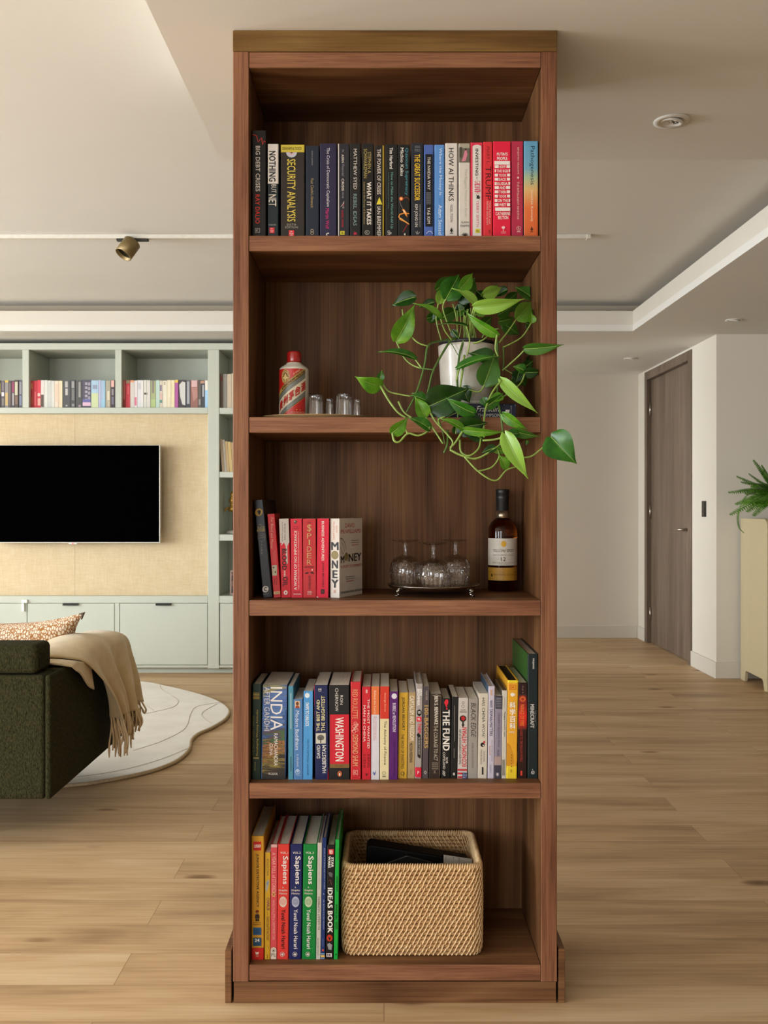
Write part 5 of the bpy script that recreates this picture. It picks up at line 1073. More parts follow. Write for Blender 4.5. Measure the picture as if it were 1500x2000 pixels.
for bi, (bname, lst, (ya, yb2)) in enumerate(bays):
    where = {0: 'in the leftmost green bay', 1: 'in the green bay above the television', 2: 'in the green bay beside the pier', 3: 'on the top right shelf of the green unit'}[bi]
    for k, (x0, x1, col, desc, its) in enumerate(lst):
        rr = random.Random(int(x0 * 10))
        small_book(x0, x1, ya + rr.uniform(0, yb2 - ya), yb_ if bi < 3 else yb_ , col, '%s book from left %s, %s' % (ORD[k], where, desc), its, BY, group='books in the green wall unit')
zsh = uz(921.5); yl2 = CY + (HC - zsh) * FPX / BY - .05
for k, (x0, x1, y0, col, desc) in enumerate([(433.5, 438.5, 857, 'cdb79a', 'pale tan'), (438.8, 443, 859, 'c8bfb2', 'off-white'), (443.3, 448.4, 862, 'c4a878', 'mustard tan'), (448.7, 454.5, 863, 'd0b478', 'straw yellow'), (455, 462, 864, 'b89a6c', 'dull gold')]):
    small_book(x0, x1, y0, yl2, col, '%s book leaning left on the second right shelf of the green unit' % desc, [R(x0 + 1, x1 - 1, y0 + 8, y0 + 22, 'e0d4be')] if k == 1 else [], BY, lean=-.075, group='books in the green wall unit')

# ------------------------------------------------------------------ third right shelf of the wall unit: figurine and framed picture
GOLD = paint('c79a4a', .35, .7)
q = px(449, 978, 7.3)
z3 = uz(1044)
fg = thing('figurine', 'small gold ornament on a thin stem and white base, on the third right shelf', 'figurine', (q.x + .02, 7.3, z3))
bx = q.x + .02
MB().lathe([(0, .0005), (.045, .0005), (.047, .008), (.04, .02), (.012, .026), (0, .026)], 28, 0, c=(bx, 7.3, z3)).build('foot', paint('dcd8ce', .4), fg)
MB().lathe([(.004, .025), (.004, .16), (.006, .17)], 12, 0, c=(bx, 7.3, z3)).build('stem', paint('6a5630', .4, .6), fg)
m_ = MB()
m_.lathe([(0, .165), (.03, .172), (.036, .19), (.022, .21), (.016, .225), (.026, .24), (.028, .262), (.014, .285), (.018, .30), (.012, .318), (0, .325)], 24, 0, c=(bx, 7.3, z3))
m_.tube(smooth_path([(bx - .02, 7.3, z3 + .20), (bx - .05, 7.29, z3 + .19), (bx - .055, 7.29, z3 + .17)], 5), .008, 8)
m_.tube(smooth_path([(bx + .02, 7.3, z3 + .24), (bx + .05, 7.29, z3 + .26), (bx + .05, 7.29, z3 + .29)], 5), .007, 8)
m_.build('ornament', GOLD, fg)
fx0, fx1 = ux(444.5), ux(470); zf0, zf1 = zbase, HC - (1114 - CY) / FPX * 7.2
pf_ = thing('picture_frame', 'small pinkish framed photo standing on the lowest right shelf of the green unit', 'picture frame', ((fx0 + fx1) / 2, 7.2, zbase))
Mf = Matrix.Translation((fx0, 7.2, zf0)) @ Matrix.Rotation(-.08, 4, 'X')
wv, hv = fx1 - fx0, zf1 - zf0
a = MB(); t_ = .012
a.box(0, wv, 0, .015, .0003, t_, M=Mf); a.box(0, wv, 0, .015, hv - t_, hv, M=Mf); a.box(0, t_, 0, .015, t_, hv - t_, M=Mf); a.box(wv - t_, wv, 0, .015, t_, hv - t_, M=Mf)
a.build('frame', paint('cbb0a4', .5), pf_)
pm, nt, b = newmat('small_picture')
n = noise(nt, mapping(nt, (1, 1, 1)).outputs[0], 22, 2); r = ramp(nt, n.outputs['Fac'], [(.35, '3a3036'), (.5, '8a6658'), (.62, 'b08a7a')], 'CONSTANT'); nt.links.new(r.outputs[0], b.inputs['Base Color'])
MB().box(t_, wv - t_, .004, .012, t_, hv - t_, M=Mf).build('picture', pm, pf_)

# ------------------------------------------------------------------ second shelf: oval tray, white bottle, shot glasses
def glassmat(name, tint='ffffff', rough=0.0, ior=1.5):
    m, nt, b = newmat(name)
    n = noise(nt, mapping(nt, (1, 1, 1)).outputs[0], 30, 1)
    c_ = lin(tint); r = ramp(nt, n.outputs['Fac'], [(.3, tuple(x * .985 for x in c_[:3]) + (1,)), (.7, c_)]); nt.links.new(r.outputs[0], b.inputs['Base Color'])
    b.inputs['Transmission Weight'].default_value = 1; b.inputs['Roughness'].default_value = rough; b.inputs['IOR'].default_value = ior
    return m
def crystal():
    # thin clear glass: light passes straight through, edges and facets mirror
    m, nt, b = newmat('clear_crystal'); out = nt.nodes['Material Output']
    n = noise(nt, mapping(nt, (1, 1, 1)).outputs[0], 30, 1)
    tr = nd(nt, 'ShaderNodeBsdfTransparent'); nt.links.new(ramp(nt, n.outputs['Fac'], [(.3, 'f6f4f2'), (.7, 'fdfcfb')]).outputs[0], tr.inputs[0])
    rf = nd(nt, 'ShaderNodeBsdfRefraction'); rf.inputs['IOR'].default_value = 1.45; rf.inputs['Roughness'].default_value = 0
    gl = nd(nt, 'ShaderNodeBsdfGlossy'); gl.inputs['Roughness'].default_value = .015
    m1 = nd(nt, 'ShaderNodeMixShader'); m1.inputs[0].default_value = .12; nt.links.new(tr.outputs[0], m1.inputs[1]); nt.links.new(rf.outputs[0], m1.inputs[2])
    lw = nd(nt, 'ShaderNodeLayerWeight'); lw.inputs['Blend'].default_value = .5
    fr_ = math_(nt, 'ADD', math_(nt, 'MULTIPLY', math_(nt, 'POWER', lw.outputs['Facing'], 2.8), .85), .09)
    m2 = nd(nt, 'ShaderNodeMixShader'); nt.links.new(fr_, m2.inputs[0]); nt.links.new(m1.outputs[0], m2.inputs[1]); nt.links.new(gl.outputs[0], m2.inputs[2])
    nt.links.new(m2.outputs[0], out.inputs[0]); return m
GLASS = crystal()
cx_, cy_ = (614.5 - CX) / FPX * 2.475, 2.475
tray = thing('oval_tray', 'thin tan oval tray under the white bottle and shot glasses', 'tray', (cx_, cy_, S2))
def oval(rx, ry, z): return [(cx_ + rx * math.cos(2 * PI * i / 64), cy_ + ry * math.sin(2 * PI * i / 64), z) for i in range(64)]
rings_ = [(.118, .056, S2 + .0003), (.121, .058, S2 + .003), (.133, .066, S2 + .0075), (.134, .067, S2 + .009), (.131, .0645, S2 + .0085), (.120, .056, S2 + .0045)]
tm = MB(); vs = []; fs = []
for k, (rx, ry, z) in enumerate(rings_): vs += oval(rx, ry, z)
for k in range(5): fs += [(k * 64 + i, k * 64 + (i + 1) % 64, (k + 1) * 64 + (i + 1) % 64, (k + 1) * 64 + i) for i in range(64)]
fs += [tuple(range(64))[::-1], tuple(5 * 64 + i for i in range(64))]
tm.add(vs, fs, 0, True); tm.build('tray_dish', paint('b59468', .4, .25), tray)
ZT2 = S2 + .0048
Yb = 2.495
bxc = (574.3 - CX) / FPX * Yb; br_ = .0386
def zz(y, Y=2.465): return HC - (y - CY) / FPX * Y
bt = thing('liquor_bottle', 'white porcelain bottle with red cap and red label banded diagonally, on the oval tray', 'bottle', (bxc, Yb, ZT2))
ztop, zc0, zsh0 = zz(683.5), zz(705.5), zz(718)
PORC = paint('d6d0c2', .28, coat=.3)
prof = [(0, ZT2 + .0002), (br_ - .003, ZT2 + .0002), (br_, ZT2 + .004), (br_, zsh0 - .004), (br_ - .0015, zsh0 + .0005), (br_ - .006, zsh0 + .005), (br_ - .011, zsh0 + .0075), (br_ - .0125, zsh0 + .0095), (br_ - .018, zsh0 + .0125), (br_ - .0185, zsh0 + .0145), (.016, zc0 + .001), (.015, zc0 + .004), (0, zc0 + .004)]
MB().lathe([(r, z) for r, z in prof], 48, 0, c=(bxc, Yb, 0)).build('bottle_body', PORC, bt)
cap_ = MB().lathe([(0, zc0 - .0008), (.0176, zc0 - .0008), (.0186, zc0 + .004), (.0186, ztop - .006), (.0172, ztop - .0015), (.015, ztop), (0, ztop)], 40, 0, c=(bxc, Yb, 0), rfn=lambda a, j, r, z: r * (1 + .012 * math.cos(12 * a)))
cap_.build('cap', paint('a31a17', .3, coat=.4), bt)
# printed label wrapped round the front and left
LA0, LA1 = -PI / 2 - 1.62, -PI / 2 + .92
lz0, lz1 = ZT2 + .003, zz(720.5)
def lab(u, v, lift=.0004): a = LA0 + (LA1 - LA0) * u; return (bxc + (br_ + lift) * math.cos(a), Yb + (br_ + lift) * math.sin(a), lz0 + (lz1 - lz0) * v)
lm, nt, b = newmat('banded_label')
t = nd(nt, 'ShaderNodeTexCoord'); s_ = nd(nt, 'ShaderNodeSeparateXYZ'); nt.links.new(t.outputs['UV'], s_.inputs[0])
SL = .615                                      # slope of the bands in label units
fv = math_(nt, 'SUBTRACT', s_.outputs[1], math_(nt, 'MULTIPLY', s_.outputs[0], SL))
fv = math_(nt, 'ADD', math_(nt, 'MULTIPLY', fv, .5), .5)
def bv(v): return (v) * .5 + .5
# band borders measured at the right edge of the label (u = 1)
brd = [(-1, 'b8201a'), (.415 - SL, 'c9a25a'), (.425 - SL, '1b1a16'), (.437 - SL, '6d6f66'), (.541 - SL, 'cfc3a8'), (.818 - SL, '6d6f66'), (.922 - SL, '1b1a16'), (.94 - SL, 'b08c48'), (1.028 - SL, '8a6a34'), (1.04 - SL, 'b8201a')]
r = ramp(nt, fv, [(max(0, bv(v)), c_) for v, c_ in brd], 'CONSTANT'); nt.links.new(r.outputs[0], b.inputs['Base Color']); b.inputs['Roughness'].default_value = .4
lmats = [lm]
lmb = MB().grid(lambda u, v: lab(u, v), 40, 4, 0, True, uv=True)
dc = Decals(lmb, lmats, lambda s, t_, l: lab(s, 1 - t_, .0004 + l * 1.6), lambda x, y: (x, y), 1)
dc.put(E(.44, .165, .125, .15, 'c2a56a')); dc.put(E(.44, .165, .11, .132, '8a1f1a')); dc.put(E(.44, .165, .10, .12, 'b49a60')); dc.put(E(.44, .165, .075, .09, '7a5a30')); dc.put(P([(.44, .09), (.48, .17), (.53, .19), (.47, .22), (.44, .26), (.41, .22), (.35, .19), (.40, .17)], 'd0b87c'))
def slant(txt, u0, u1, vc, hh, col, bold=0):
    """lettering that climbs with the bands: u0..u1 across, vc = height on the band at u = 1, in label units"""
    lay, fs = text_geo(txt, bold, 0); dc.k += 1
    for vs in lay:
        pts = []
        for a, c_ in vs:
            u = u0 + (u1 - u0) * a; v = vc - SL * (1 - u) + (c_ - .5) * hh
            pts.append((u, 1 - v))
        dc.flat(pts, fs, col); dc.k += .3
for i, ch in enumerate('贵州茅台酒'):
    u0 = .222 + i * .158; slant(ch, u0, u0 + .135, .678, .185, 'b3211b', .03)
slant('KWEICHOW MOUTAI', .34, .96, .985, .055, '2a2416', .015)
slant('FLYING', .66, .82, 1.085, .05, 'd8c0a0')
dc.put(T('贵州茅台酒股份有限公司出品', .60, .98, .905, .93, 'h', 'd6b090')); dc.put(T('53%VOL', .62, .76, .952, .972, 'h', 'd6b090')); dc.put(T('500ml', .82, .95, .952, .972, 'h', 'd6b090'))
dc.put(E(.74, .865, .012, .012, 'd8b060')); dc.put(E(.82, .868, .010, .010, 'd8b060'))
lmb.build('label', lmats, bt, fixn=False)

def tumbler(x0, x1, ytop_, Y, label):
    """upturned cut-glass tumbler"""
    X = ((x0 + x1) / 2 - CX) / FPX * Y; r = (x1 - x0) / 2 / FPX * Y; h = HC - (ytop_ - CY) / FPX * Y - ZT2
    t = thing('shot_glass', label, 'glass', (X, Y, ZT2), 'shot glasses on the oval tray')
    N = 40
    outer = [(r * .97, .0002), (r, .003), (r * .985, h * .3), (r * .95, h * .6), (r * .915, h * .85), (r * .90, h * .95), (r * .84, h)]
    inner = [(r * .70, h * .82), (r * .80, h * .76), (r * .86, h * .4), (r * .90, .001)]
    pr = [(0, h * .985)] + [(a, b_) for a, b_ in outer[::-1]] + [(a, b_) for a, b_ in inner[::-1]] + [(0, h * .80)]
    ns = len(pr)
    g = MB().lathe(pr, N, 0, smooth=False, c=(X, Y, ZT2), rfn=lambda a, j, rr, z: rr * (1 - (.05 * abs(math.sin(a * 5)) if 3 <= j <= 6 else 0) - (.015 if (int(a * N / 2 / PI) % 2 and 2 <= j <= 6) else 0)))
    o = g.build('cut_glass', GLASS, t)
    return t
tumbler(602, 632, 772.5, 2.465, 'larger cut shot glass beside the white bottle')
tumbler(635, 653, 779, 2.50, 'small shot glass between the two larger ones on the oval tray')
tumbler(653.5, 689, 770.5, 2.46, 'largest cut shot glass near the tray middle, third from the bottle')
tumbler(689, 705, 780.5, 2.50, 'smallest shot glass at the right end of the oval tray')

# ------------------------------------------------------------------ third shelf: footed silver tray with upturned goblets, whiskey bottle
tX, tY, tR = (847 - CX) / FPX * 2.565, 2.565, .1235
SILV = paint('9c958a', .22, 1.0)
st_ = thing('silver_tray', 'round footed silver tray carrying three upturned crystal goblets', 'tray', (tX, tY, S3))
zt_ = S3 + .0225
MB().lathe([(0, zt_ - .003), (tR * .86, zt_ - .003), (tR * .93, zt_ + .001), (tR * .985, zt_ + .0055), (tR, zt_ + .006), (tR * 1.004, zt_ + .0045), (tR * .95, zt_ - .003), (tR * .85, zt_ - .0075), (0, zt_ - .0078)], 96, 0, c=(tX, tY, 0), rfn=lambda a, j, r, z: r * (1 + (.004 * math.cos(60 * a) if j in (3, 4, 5) else 0))).build('tray_dish', SILV, st_)
for an in (-2.55, -.60, 1.0, 2.2):
    fx_, fy_ = tX + tR * .90 * math.cos(an), tY + tR * .90 * math.sin(an); o_ = Vector((math.cos(an), math.sin(an), 0))
    P0 = Vector((fx_, fy_, 0))
    g = MB()
    g.tube(smooth_path([P0 + Vector((0, 0, zt_ - .004)), P0 + o_ * .004 + Vector((0, 0, S3 + .013)), P0 + o_ * .001 + Vector((0, 0, S3 + .007)), P0 + o_ * .006 + Vector((0, 0, S3 + .0035))], 4), [.006] * 4 + [.0048] * 4 + [.004] * 4 + [.0034], 8)
    g.tube([P0 + o_ * -.004 + Vector((0, 0, zt_ - .007)), P0 + o_ * .010 + Vector((0, 0, zt_ - .010))], [.003, .005], 8)
    for s in (-1, 0, 1): g.tube([P0 + o_ * .005 + Vector((0, 0, S3 + .0034)), P0 + o_ * .012 + Vector((-o_.y, o_.x, 0)) * s * .005 + Vector((0, 0, S3 + .0026))], .0024, 6)
    g.build('foot', SILV, st_)
def goblet(X, Y, rb, h, label):
    z0 = zt_ - .0028
    t = thing('crystal_goblet', label, 'glass', (X, Y, z0), 'crystal goblets on the silver tray')
    hb = h * .66
    prof = [(.80, 0), (.845, .03), (.90, .12), (.945, .24), (.98, .36), (1.0, .48), (.99, .58), (.955, .68), (.89, .78), (.78, .87), (.62, .94), (.42, .99), (.20, 1.02)]
    out = [(rb * a, hb * b_) for a, b_ in prof]
    stem_ = [(.0075, hb * 1.06), (.0062, hb * 1.14), (.0056, hb * 1.25), (.0058, hb * 1.36), (.0075, hb * 1.43), (.014, h - .0065), (.028, h - .0035), (.0385, h - .0012), (.039, h), (0, h)]
    inn = [(rb * a - .0022, hb * b_ - (.003 if b_ > .8 else 0)) for a, b_ in prof]
    inn[-1] = (.004, hb * .975)
    pr = [(0, hb * .97)] + inn[::-1] + out
    # denser rows so the cutting shows
    def dens(p, k):
        o = []
        for i in range(len(p) - 1):
            for j in range(k): f_ = j / k; o.append((p[i][0] + (p[i + 1][0] - p[i][0]) * f_, p[i][1] + (p[i + 1][1] - p[i][1]) * f_))
        return o + [p[-1]]
    outd = dens(out, 3)
    pr = [(0, hb * .97)] + inn[::-1] + outd + stem_
    i0 = 1 + len(inn); i1 = i0 + len(outd)
    def cut(a, j, r, z):
        if not (i0 <= j < i1): return r * (1 + (.10 * math.cos(6 * a) if i1 <= j < i1 + 5 else 0))
        f_ = z / hb
        if f_ < .46: return r - .0030 * (1 - abs(math.cos(9 * a))) * (1 if f_ > .02 else .2)
        if f_ < .80:
            d1 = abs(math.sin(9 * a + (f_ - .46) * 18.5)); d2 = abs(math.sin(9 * a - (f_ - .46) * 18.5))
            return r - .0024 * (1 - min(1, 2.2 * min(d1, d2)))
        return r
    MB().lathe(pr, 144, 0, smooth=False, c=(X, Y, z0), rfn=cut).build('cut_bowl', GLASS, t)
goblet(.1275, 2.492, .0442, .1215, 'front crystal goblet upside down in the middle of the silver tray')
goblet(.0575, 2.600, .0425, .1245, 'left crystal goblet upside down at the back of the silver tray')
goblet(.1935, 2.605, .0425, .1255, 'right crystal goblet upside down at the back, nearest the amber bottle')

wX, wY = (981.5 - CX) / FPX * 2.675, 2.675
def wz(y): return HC - (y - CY) / FPX * 2.655
wb = thing('whiskey_bottle', 'dark amber spirit bottle with cream label, yellow disc and black stopper', 'bottle', (wX, wY, S3))
wr = .0407
AMB = glassmat('amber_spirit', 'c46a2a', 0, 1.42)
amb_nt = AMB.node_tree
MB().lathe([(0, S3 + .004), (wr * .8, S3 + .0003), (wr * .94, S3 + .0012), (wr, S3 + .006), (wr, wz(1040)), (wr * .985, wz(1034)), (wr * .93, wz(1028)), (wr * .80, wz(1021)), (wr * .62, wz(1016)), (wr * .48, wz(1013)), (.0178, wz(1011)), (.0172, wz(1005)), (.0172, wz(998)), (0, wz(998))], 64, 0, c=(wX, wY, 0)).build('glass_body', AMB, wb)
MB().lathe([(.0174, wz(1013.5)), (.0184, wz(1013)), (.0184, wz(997.5)), (.0174, wz(997.4))], 48, 0, c=(wX, wY, 0)).build('foil_band', paint('a89a84', .25, .9), wb)
MB().lathe([(.0173, wz(998)), (.0178, wz(997.3)), (.0178, wz(976)), (.0186, wz(975)), (.0186, wz(966.5)), (.0180, wz(966)), (.0180, wz(965)), (.0187, wz(964.5)), (.0187, wz(956.5)), (.0178, wz(955.4)), (0, wz(955.2))], 48, 0, c=(wX, wY, 0)).build('stopper', paint('17181a', .42), wb)
def wrap(a0, a1, z0, z1):
    def f(u, v, lift=.0004): a = a0 + (a1 - a0) * u; return (wX + (wr + lift) * math.cos(a), wY + (wr + lift) * math.sin(a), z0 + (z1 - z0) * v)
    return f
def sticker(name, base, y0, y1, half, items):
    f = wrap(-PI / 2 - .09 - half, -PI / 2 - .09 + half, wz(y1), wz(y0)); mats = [paint(base, .5, var=.03)]
    mb = MB().grid(lambda u, v: f(u, v), 32, 2, 0, True)
    d_ = Decals(mb, mats, lambda s, t_, l: f(s, 1 - t_, .0004 + 1.5 * l), lambda x, y: (x, y), 1)
    for it in items: d_.put(it)
    mb.build(name, mats, wb, fixn=False)
sticker('paper_label', 'cfc7ba', 1051.3, 1103.8, 1.38, [E(.515, .20, .062, .11, 'd6a428'), T('YELLOW SPOT', .24, .78, .40, .50, 'h', '4a443e'), T('Single Pot Still Irish Whiskey', .25, .77, .585, .64, 'h', '8a8278', 0, .35), T('12', .45, .565, .69, .83, 'h', '35302c'), T('YEARS', .34, .42, .75, .775, 'h', 'b8afa4'), T('AGED', .60, .67, .75, .775, 'h', 'b8afa4'), T('MATURED IN BOURBON SHERRY MALAGA CASKS', .24, .78, .885, .915, 'h', '7d756b'), T('TRIPLE DISTILLED', .40, .62, .94, .965, 'h', '8d857b')])
sticker('gold_label', 'b4842a', 1108, 1133, 1.38, [R(.1, .9, .10, .13, '7a5216'), R(.1, .9, .32, .35, '7a5216'), T('MITCHELL & SON', .26, .80, .48, .60, 'h', '6a4612'), R(.1, .9, .86, .89, '7a5216'), P([(.19, .5), (.215, .45), (.225, .62), (.235, .7), (.19, .7)], '2a1c08')])

# ------------------------------------------------------------------ rattan basket
def rattan(name, a, b_c, c_):
    m, nt, b = newmat(name)
    n = noise(nt, mapping(nt, (1, 1, 1)).outputs[0], 60, 3, .6); n2 = noise(nt, mapping(nt, (1, 1, 1)).outputs[0], 400, 2)
    r = ramp(nt, n.outputs['Fac'], [(.3, a), (.5, b_c), (.7, c_)]); nt.links.new(r.outputs[0], b.inputs['Base Color']); b.inputs['Roughness'].default_value = .55
    bump(nt, b, n2.outputs['Fac'], .3, .0008); return m
RAT = rattan('rattan_core', 'a87e50', 'c29866', 'd0aa78'); RAT2 = rattan('rattan_skin', 'cca472', 'dcb888', 'e6c698')
bY0, bD, bW, bX, bH = 2.441, .272, .366, .0725, .2346
bsk = thing('woven_basket', 'honey coloured rectangular rattan basket on the bottom shelf', 'basket', (bX, bY0 + bD / 2, S5))
def rrect(t, off=0.0):
    """point and outward normal on the rounded-rectangle loop; t in metres along the loop from the front left corner"""
    rc = .036; hx, hy = bW / 2, bD / 2
    sx_, sy_ = 2 * (hx - rc), 2 * (hy - rc); qa = PI / 2 * rc; tot = 2 * (sx_ + sy_) + 4 * qa
    t %= tot
    for (L0, kind, c0) in ((sx_, 'f', None), (qa, 'c', (hx - rc, -hy + rc, -PI / 2)), (sy_, 'r', None), (qa, 'c', (hx - rc, hy - rc, 0)), (sx_, 'b', None), (qa, 'c', (-hx + rc, hy - rc, PI / 2)), (sy_, 'l', None), (qa, 'c', (-hx + rc, -hy + rc, PI))):
        if t <= L0 + 1e-9:
            if kind == 'f': p, n_ = (-hx + rc + t, -hy), (0, -1)
            elif kind == 'r': p, n_ = (hx, -hy + rc + t), (1, 0)
            elif kind == 'b': p, n_ = (hx - rc - t, hy), (0, 1)
            elif kind == 'l': p, n_ = (-hx, hy - rc - t), (-1, 0)
            else:
                a = c0[2] + t / rc; p, n_ = (c0[0] + rc * math.cos(a), c0[1] + rc * math.sin(a)), (math.cos(a), math.sin(a))
            return Vector((bX + p[0] + n_[0] * off, bY0 + bD / 2 + p[1] + n_[1] * off, 0)), Vector((n_[0], n_[1], 0))
        t -= L0
    return rrect(0, off)
TOT = 2 * (2 * (bW / 2 - .036) + 2 * (bD / 2 - .036)) + 4 * PI / 2 * .036
NR = 22; RH = (bH - .008) / NR
rnd = random.Random(5)
wv_ = MB()
def flare(z):                                  # slightly wider in the middle, tucked under at the base
    f_ = z / bH; return -.006 * (1 - min(1, f_ / .10)) ** 2 + .002 * math.sin(PI * f_)
NL = 120
for k in range(NR):
    zc_ = S5 + .0008 + RH * (k + .5); off = -.009 + flare(zc_ - S5)
    wv_.tube([rrect(TOT * i / NL, off)[0] + Vector((0, 0, zc_ + rnd.uniform(-.0003, .0003))) for i in range(NL)], RH * .485, 7, 0, closed=True)
NS = 102
for k in range(NR):
    zc_ = S5 + .0008 + RH * (k + .5)
    for side in ((1, -1) if k > 8 else (1,)):
        o0 = -.009 + flare(zc_ - S5) + side * RH * .50
        for i in range(NS):
            t0_ = TOT * (i + (.5 if k % 2 else 0) + rnd.uniform(-.14, .14)) / NS
            sl = .0052 + rnd.uniform(-.001, .001); pts = []
            for f_, bulge in ((-.62, -.0030), (-.35, .0006), (.05, .0016), (.45, .0006), (.72, -.0030)):
                P_, n_ = rrect(t0_ + f_ * sl, o0 + side * bulge)
                zz_ = zc_ + RH * (f_ * .98 - .02)
                pts.append(P_ + Vector((0, 0, max(S5 + .0032, min(S5 + bH - .004, zz_)))))
            wv_.tube(pts, .0021, 5, 1)
wv_.build('woven_wall', [RAT, RAT2], bsk)
rim = MB(); turns = 190; pts = []
for i in range(turns * 7):
    a = 2 * PI * i / 7; t0_ = TOT * i / (turns * 7)
    P_, n_ = rrect(t0_, -.009); pts.append(P_ + n_ * (.0062 * math.cos(a)) + Vector((0, 0, S5 + bH - .0065 + .0062 * math.sin(a))))
rim.tube(pts, .0021, 5, 1, closed=True)
rim.tube([rrect(TOT * i / NL, -.009)[0] + Vector((0, 0, S5 + bH - .0065)) for i in range(NL)], .0056, 8, 0, closed=True)
rim.build('wrapped_rim', [RAT, RAT2], bsk)
MB().prism([tuple(rrect(TOT * i / NL, -.014)[0].xy) for i in range(NL)], S5 + .0012, S5 + .006, 'z').build('base', RAT, bsk)
# things in the basket
bg = thing('document_case', 'flat black case tucked into the rattan basket, only its slanted top edge showing', 'case', (.04, 2.60, S5 + .0065))
zA, zB = HC - (1645 - CY) / FPX * 2.62, HC - (1676 - CY) / FPX * 2.62
xA, xB = (716 - CX) / FPX * 2.62, (912 - CX) / FPX * 2.62
MB().prism([(xA - .003, S5 + .0068), (xA, zA - .008), (xA + .01, zA), (xB, zB), (xB, S5 + .0068)], 2.60, 2.655, 'y').build('case_body', paint('0a0a0b', .6, spec=.2), bg, bevel=.004)
MB().prism([(xA + .05, zA - .045), (xA + .11, zA - .024), (xA + .18, zA - .042), (xA + .18, zA - .08), (xA + .05, zA - .08)], 2.588, 2.600, 'y').build('folded_flap', paint('1b1a18', .5), bg, bevel=.003)
cd = thing('paper_card', 'white paper card standing in the right end of the rattan basket', 'card', (.21, 2.575, S5 + .0065))
c0, c1 = (866.5 - CX) / FPX * 2.575, (922 - CX) / FPX * 2.575
cm = [paint('b9b3a8', .7)]
mbc = MB().prism([(c0 - .002, S5 + .0068), (c0, HC - (1669.5 - CY) / FPX * 2.575), (c1, HC - (1678 - CY) / FPX * 2.575), (c1, S5 + .0068)], 2.575, 2.5765, 'y')
dcx = Decals(mbc, cm, lambda x, y, l: ((x - CX) / FPX * 2.575, 2.575 - l, HC - (y - CY) / FPX * 2.575), lambda x, y: (x, y), 1)
for it in (L([(871, 1671.5), (870.5, 1679)], .8, '4a4640'), L([(886, 1673), (885.5, 1678)], .8, '4a4640'), T('AV', 894.5, 898.5, 1674.5, 1683, 'd', '4a4640')): dcx.put(it)
mbc.build('card_sheet', cm, cd)
pb_ = thing('pouch', 'small grey rounded pouch just showing over the basket rim', 'pouch', (.1525, 2.505, S5 + .0065))
MB().lathe([(0, .0003), (.02, .0003), (.026, .03), (.026, .16), (.022, .19), (.014, .205), (0, .210)], 28, 0, c=(.1525, 2.505, S5 + .0065)).build('pouch_body', paint('8a8378', .7), pb_)

# ------------------------------------------------------------------ trailing pothos in a white pot
pX, pY = (911 - CX) / FPX * 2.52, 2.515
z0 = S2 + .0002 + FB_T + .0004
zr = HC - (668 - CY) / FPX * 2.445
plant = thing('potted_pothos', 'trailing green pothos in a white pot on the second shelf, spilling over the edge', 'potted plant', (pX, pY, z0))
CER = paint('c6bfb3', .32, coat=.2)
MB().lathe([(0, z0 + .012), (.058, z0 + .012), (.0625, z0 + .014), (.0665, z0 + .03), (.0745, zr - .006), (.0748, zr), (.071, zr + .001), (.069, zr - .004), (.064, z0 + .05), (0, z0 + .03)], 64, 0, c=(pX, pY, 0)).build('pot', CER, plant)
MB().lathe([(0, z0), (.052, z0), (.062, z0 + .004), (.064, z0 + .012), (.060, z0 + .0125), (.055, z0 + .011), (0, z0 + .011)], 64, 0, c=(pX, pY, 0)).build('saucer', CER, plant)
MB().lathe([(.0665, zr - .012), (.0690, zr + .009), (.0715, zr + .0105), (.0725, zr + .0085), (.0712, zr + .0012), (.0700, zr + .001), (.068, zr - .012)], 64, 0, c=(pX, pY, 0)).build('inner_pot', paint('1d1c1f', .45), plant)
MB().lathe([(0, zr - .004), (.0667, zr - .004), (.0667, zr - .008), (0, zr - .008)], 40, 0, c=(pX, pY, 0)).build('soil', paint('2a1f16', .95), plant)
DEEP = leafmat('pothos_deep', '123409', '1c4610', '2b5c19', '3f6e22'); MID = leafmat('pothos_mid', '1e5210', '2f6c18', '4a8624', '6a9c34'); LIT_YOUNG = leafmat('pothos_lit_young', '437e18', '629c22', '84b436', '8cb844')  # light and shade on leaves put into the tints, beside natural young growth
STEM = paint('86a04a', .45, var=.18, scale=60); VINE = paint('4b6b2a', .5, var=.2, scale=50)
def q7(x, y, Y): return px(640 + x / 2.885, 500 + y / 2.885, Y)
fol = MB()
WT = [(0, .34), (.05, .68), (.12, .89), (.22, 1.0), (.32, 1.0), (.45, .90), (.6, .68), (.75, .40), (.88, .15), (1, .0)]
def wf(t):
    for (a, b_), (c_, d_) in zip(WT, WT[1:]):
        if t <= c_: f_ = (t - a) / (c_ - a); return b_ + (d_ - b_) * f_
    return 0
def clear_of_case(p):
    if p.y > 2.396:
        if S2 - .045 < p.z < S2 + .003: p.y = 2.396
        else: p.x = min(p.x, XR0 - .003)
        p.y = min(p.y, CB - .006)
    return p
